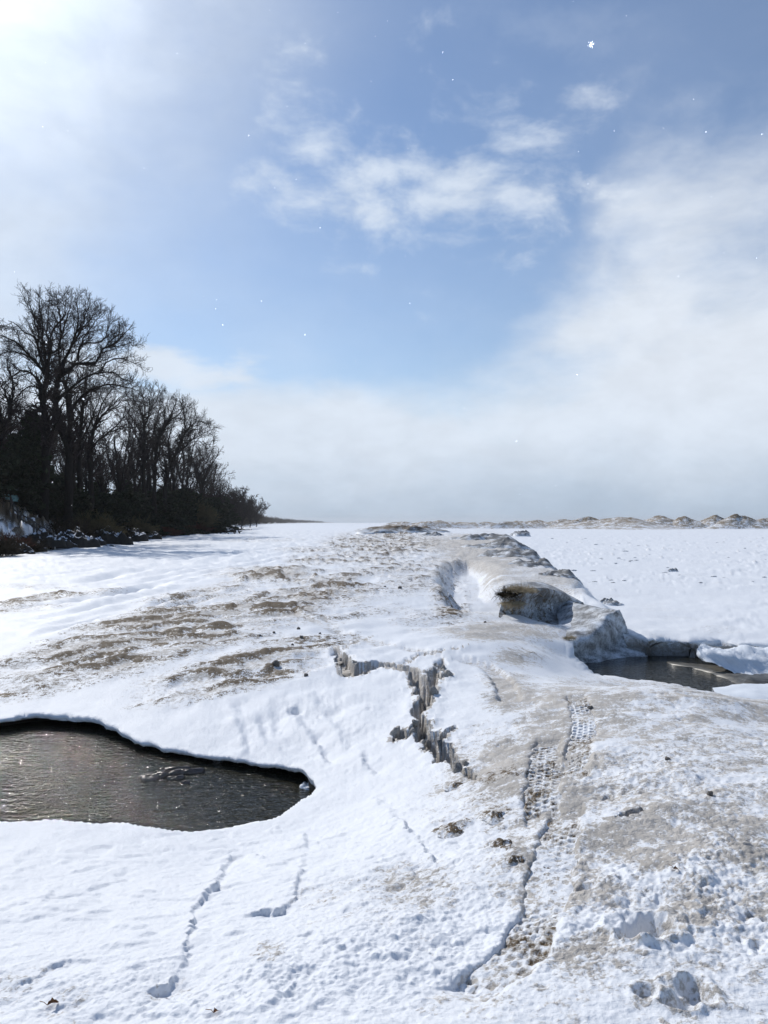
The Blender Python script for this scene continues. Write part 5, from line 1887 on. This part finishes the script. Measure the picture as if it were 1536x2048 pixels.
for i, (px, py, s, lab) in enumerate([(905, 1662, .085, 'darkest brown weed clump in the near snow'), (992, 1632, .075, 'brown weed clump right of the darkest one and slightly behind'), (1000, 1690, .08, 'greenish weed clump in front of the tyre track end'),
                                      (1030, 1722, .07, 'pale brown weed clump nearest the camera, left of the tread marks'), (915, 1572, .08, 'brown weed patch just below the crack'), (1083, 1745, .055, 'small weed clump on the edge of the tyre track')]):
    c = on_ground(px, py)
    s *= 1.25
    skew_mound('weed_clump', c[0], c[1], s, s * .9, .035, c[2] - .014, .1, .09, .75, .95, 700 + i, 20, 48, 1.2, M_GROUND, label=lab, category='weed clump', group='brown weed clumps in the near snow')


def leaf(label, c, L, W, rot, curl):
    root = empty('dead_leaf', tuple(c), label, 'leaf')
    nu, nv = 12, 7
    V = []
    for i in range(nu):
        u = i / (nu - 1)
        w = W * math.sin(math.pi * min(1, u * .96 + .03)) ** .8 * (1 + .25 * math.sin(u * 17))
        for j in range(nv):
            v = (j / (nv - 1) - .5) * 2
            V.append(((u - .5) * L, v * w, curl * v * v * w + .35 * curl * math.sin(u * 5) * L * .4 + .004))
    link('blade', mesh_np('blade', V, grid_faces(nu, nv), M_LEAF), root)
    st = np.array([[[-.5 * L, 0, .004], [-.7 * L, .01, .012], [-.85 * L, .03, .006]]])
    v, f = tubes(st, np.full((1, 3), .0012), 5)
    link('stem', mesh_np('stem', v, f, M_LEAF), root)
    root.rotation_euler = (.25, .15, rot)


leaf('curled brown leaf on the snow in the lower left corner', on_ground(106, 2012, .008), .048, .012, .9, .7)
leaf('small crumpled leaf on the snow near the bottom edge', on_ground(431, 2028, .006), .026, .009, 1.2, .7)
leaf('tiny rust brown leaf on the dirty snow right of the tyre track', on_ground(1352, 1743, .006), .026, .010, .3, .7)

# brown clods standing on the crust near the left end of the crack
cl0 = None
for i, (px, py, s) in enumerate([(597, 1258, .05), (603, 1275, .055), (552, 1328, .09), (612, 1352, .05), (640, 1268, .04), (548, 1266, .04), (520, 1272, .04), (585, 1290, .035), (1180, 1420, .05), (970, 1245, .04), (800, 1178, .09), (770, 1174, .06), (1335, 1520, .03), (1420, 1590, .03)]):
    c = on_ground(px, py)
    if cl0 is None:
        cl0 = lump_mesh('frozen_clod', 7, M_ICE, 1.0, .55)
    o = link('frozen_clod', cl0)
    s *= .6
    o.location = tuple(c + np.array([0, 0, s * .35]))
    o.scale = (s, s, s)
    o.rotation_euler.z = i * 1.3
    o['label'] = 'small frozen clod of silt standing on the snow crust'
    o['category'] = 'clod'
    o['group'] = 'frozen clods near the crack'

# a few snowflakes in the air
M_FLAKE = bpy.data.materials.new('snowflake')
M_FLAKE.use_nodes = True
M_FLAKE.node_tree.nodes.clear()
_g = NT(M_FLAKE.node_tree)
_t = _g.node('ShaderNodeBsdfTranslucent')
_d = _g.node('ShaderNodeBsdfDiffuse')
_t.inputs[0].default_value = (.95, .96, 1, 1)
_d.inputs[0].default_value = (.95, .96, 1, 1)
_m = _g.node('ShaderNodeAddShader')
_g.l.new(_t.outputs[0], _m.inputs[0])
_g.l.new(_d.outputs[0], _m.inputs[1])
_o = _g.node('ShaderNodeOutputMaterial')
_g.l.new(_m.outputs[0], _o.inputs[0])


def flakes():
    rng = np.random.RandomState(55)
    VV, FF = [], []
    items = [(1182, 88, 1.4, .0042)]
    for i in range(75):
        items.append((rng.uniform(0, 1536), rng.uniform(0, 1040), rng.uniform(2.5, 9), rng.uniform(.0018, .0036)))
    for px, py, D_, s in items:
        c = PD(px, py, D_)
        k = 5 if s < .004 else 40
        for j in range(k):
            a = rng.normal(size=3)
            a /= np.linalg.norm(a)
            b = np.cross(a, rng.normal(size=3))
            b /= np.linalg.norm(b)
            o = c + rng.normal(size=3) * s * (.42 if k == 5 else .55) * np.array([1, 1, 1.2])
            n0 = len(VV)
            f_ = 1.0 if k == 5 else .4
            VV += [o - a * s * .8 * f_, o + b * s * .5 * f_, o + a * s * .8 * f_, o - b * s * .5 * f_]
            FF.append((n0, n0 + 1, n0 + 2, n0 + 3))
    link('falling_snow', mesh_np('falling_snow', VV, FF, M_FLAKE, False), label='sparse snowflakes drifting in the air', category='snowflakes', kind='stuff')


flakes()


# knobbly lumps of silty ice that line the crack
KM = [lump_mesh('ice_lump', k_, M_GROUND, 1.0, [.1, .30, .0][k_], .42) for k_ in range(3)]
krn = random.Random(12)
for ci in (0, 1, 2, 4):
    q = PTS(CRACKS[ci])
    for k in range(len(q) - 1):
        for rpt in range(1):
            a_, b_ = q[k], q[k + 1]
            t = krn.random()
            m_ = a_ + (b_ - a_) * t
            if m_[2] < .05:
                continue
            e = b_[:2] - a_[:2]
            nrm = np.array([-e[1], e[0]]) / (np.linalg.norm(e) + 1e-6)
            sgn = krn.choice((-1, 1))
            c2 = m_[:2] + nrm * sgn * m_[2] * krn.uniform(.15, .75)
            z = gh(c2[0], c2[1])
            sz = krn.uniform(.018, .05)
            me_ = KM[krn.randrange(3)]
            o = link('ice_lump', me_)
            o.location = (c2[0], c2[1], z + sz * .1)
            o.scale = (sz, sz * .9, sz * krn.uniform(1.0, 2.0))
            o.rotation_euler = (krn.uniform(-.5, .5), krn.uniform(-.5, .5), krn.uniform(0, 6.28))
            o['label'] = 'knobbly lump of silty ice lining the open crack'
            o['category'] = 'ice lump'
            o['group'] = 'ice lumps inside the crack'


# ------------------------------------------------------------------ haze
if HAZE > 0:
    m = bpy.data.materials.new('haze')
    m.use_nodes = True
    m.node_tree.nodes.clear()
    g = NT(m.node_tree)
    pv = g.node('ShaderNodeVolumePrincipled')
    pv.inputs['Color'].default_value = (0.92, 0.95, 1.0, 1)
    pv.inputs['Density'].default_value = HAZE
    pv.inputs['Anisotropy'].default_value = 0.3
    o = g.node('ShaderNodeOutputMaterial')
    g.l.new(pv.outputs[0], o.inputs['Volume'])
    V, Fc = box_bm(-6500, 6500, -400, 6500, -2.0, 34)
    link('haze', mesh_np('haze', V, Fc, m, False), label='thin winter haze lying over the shore', category='haze', kind='stuff')
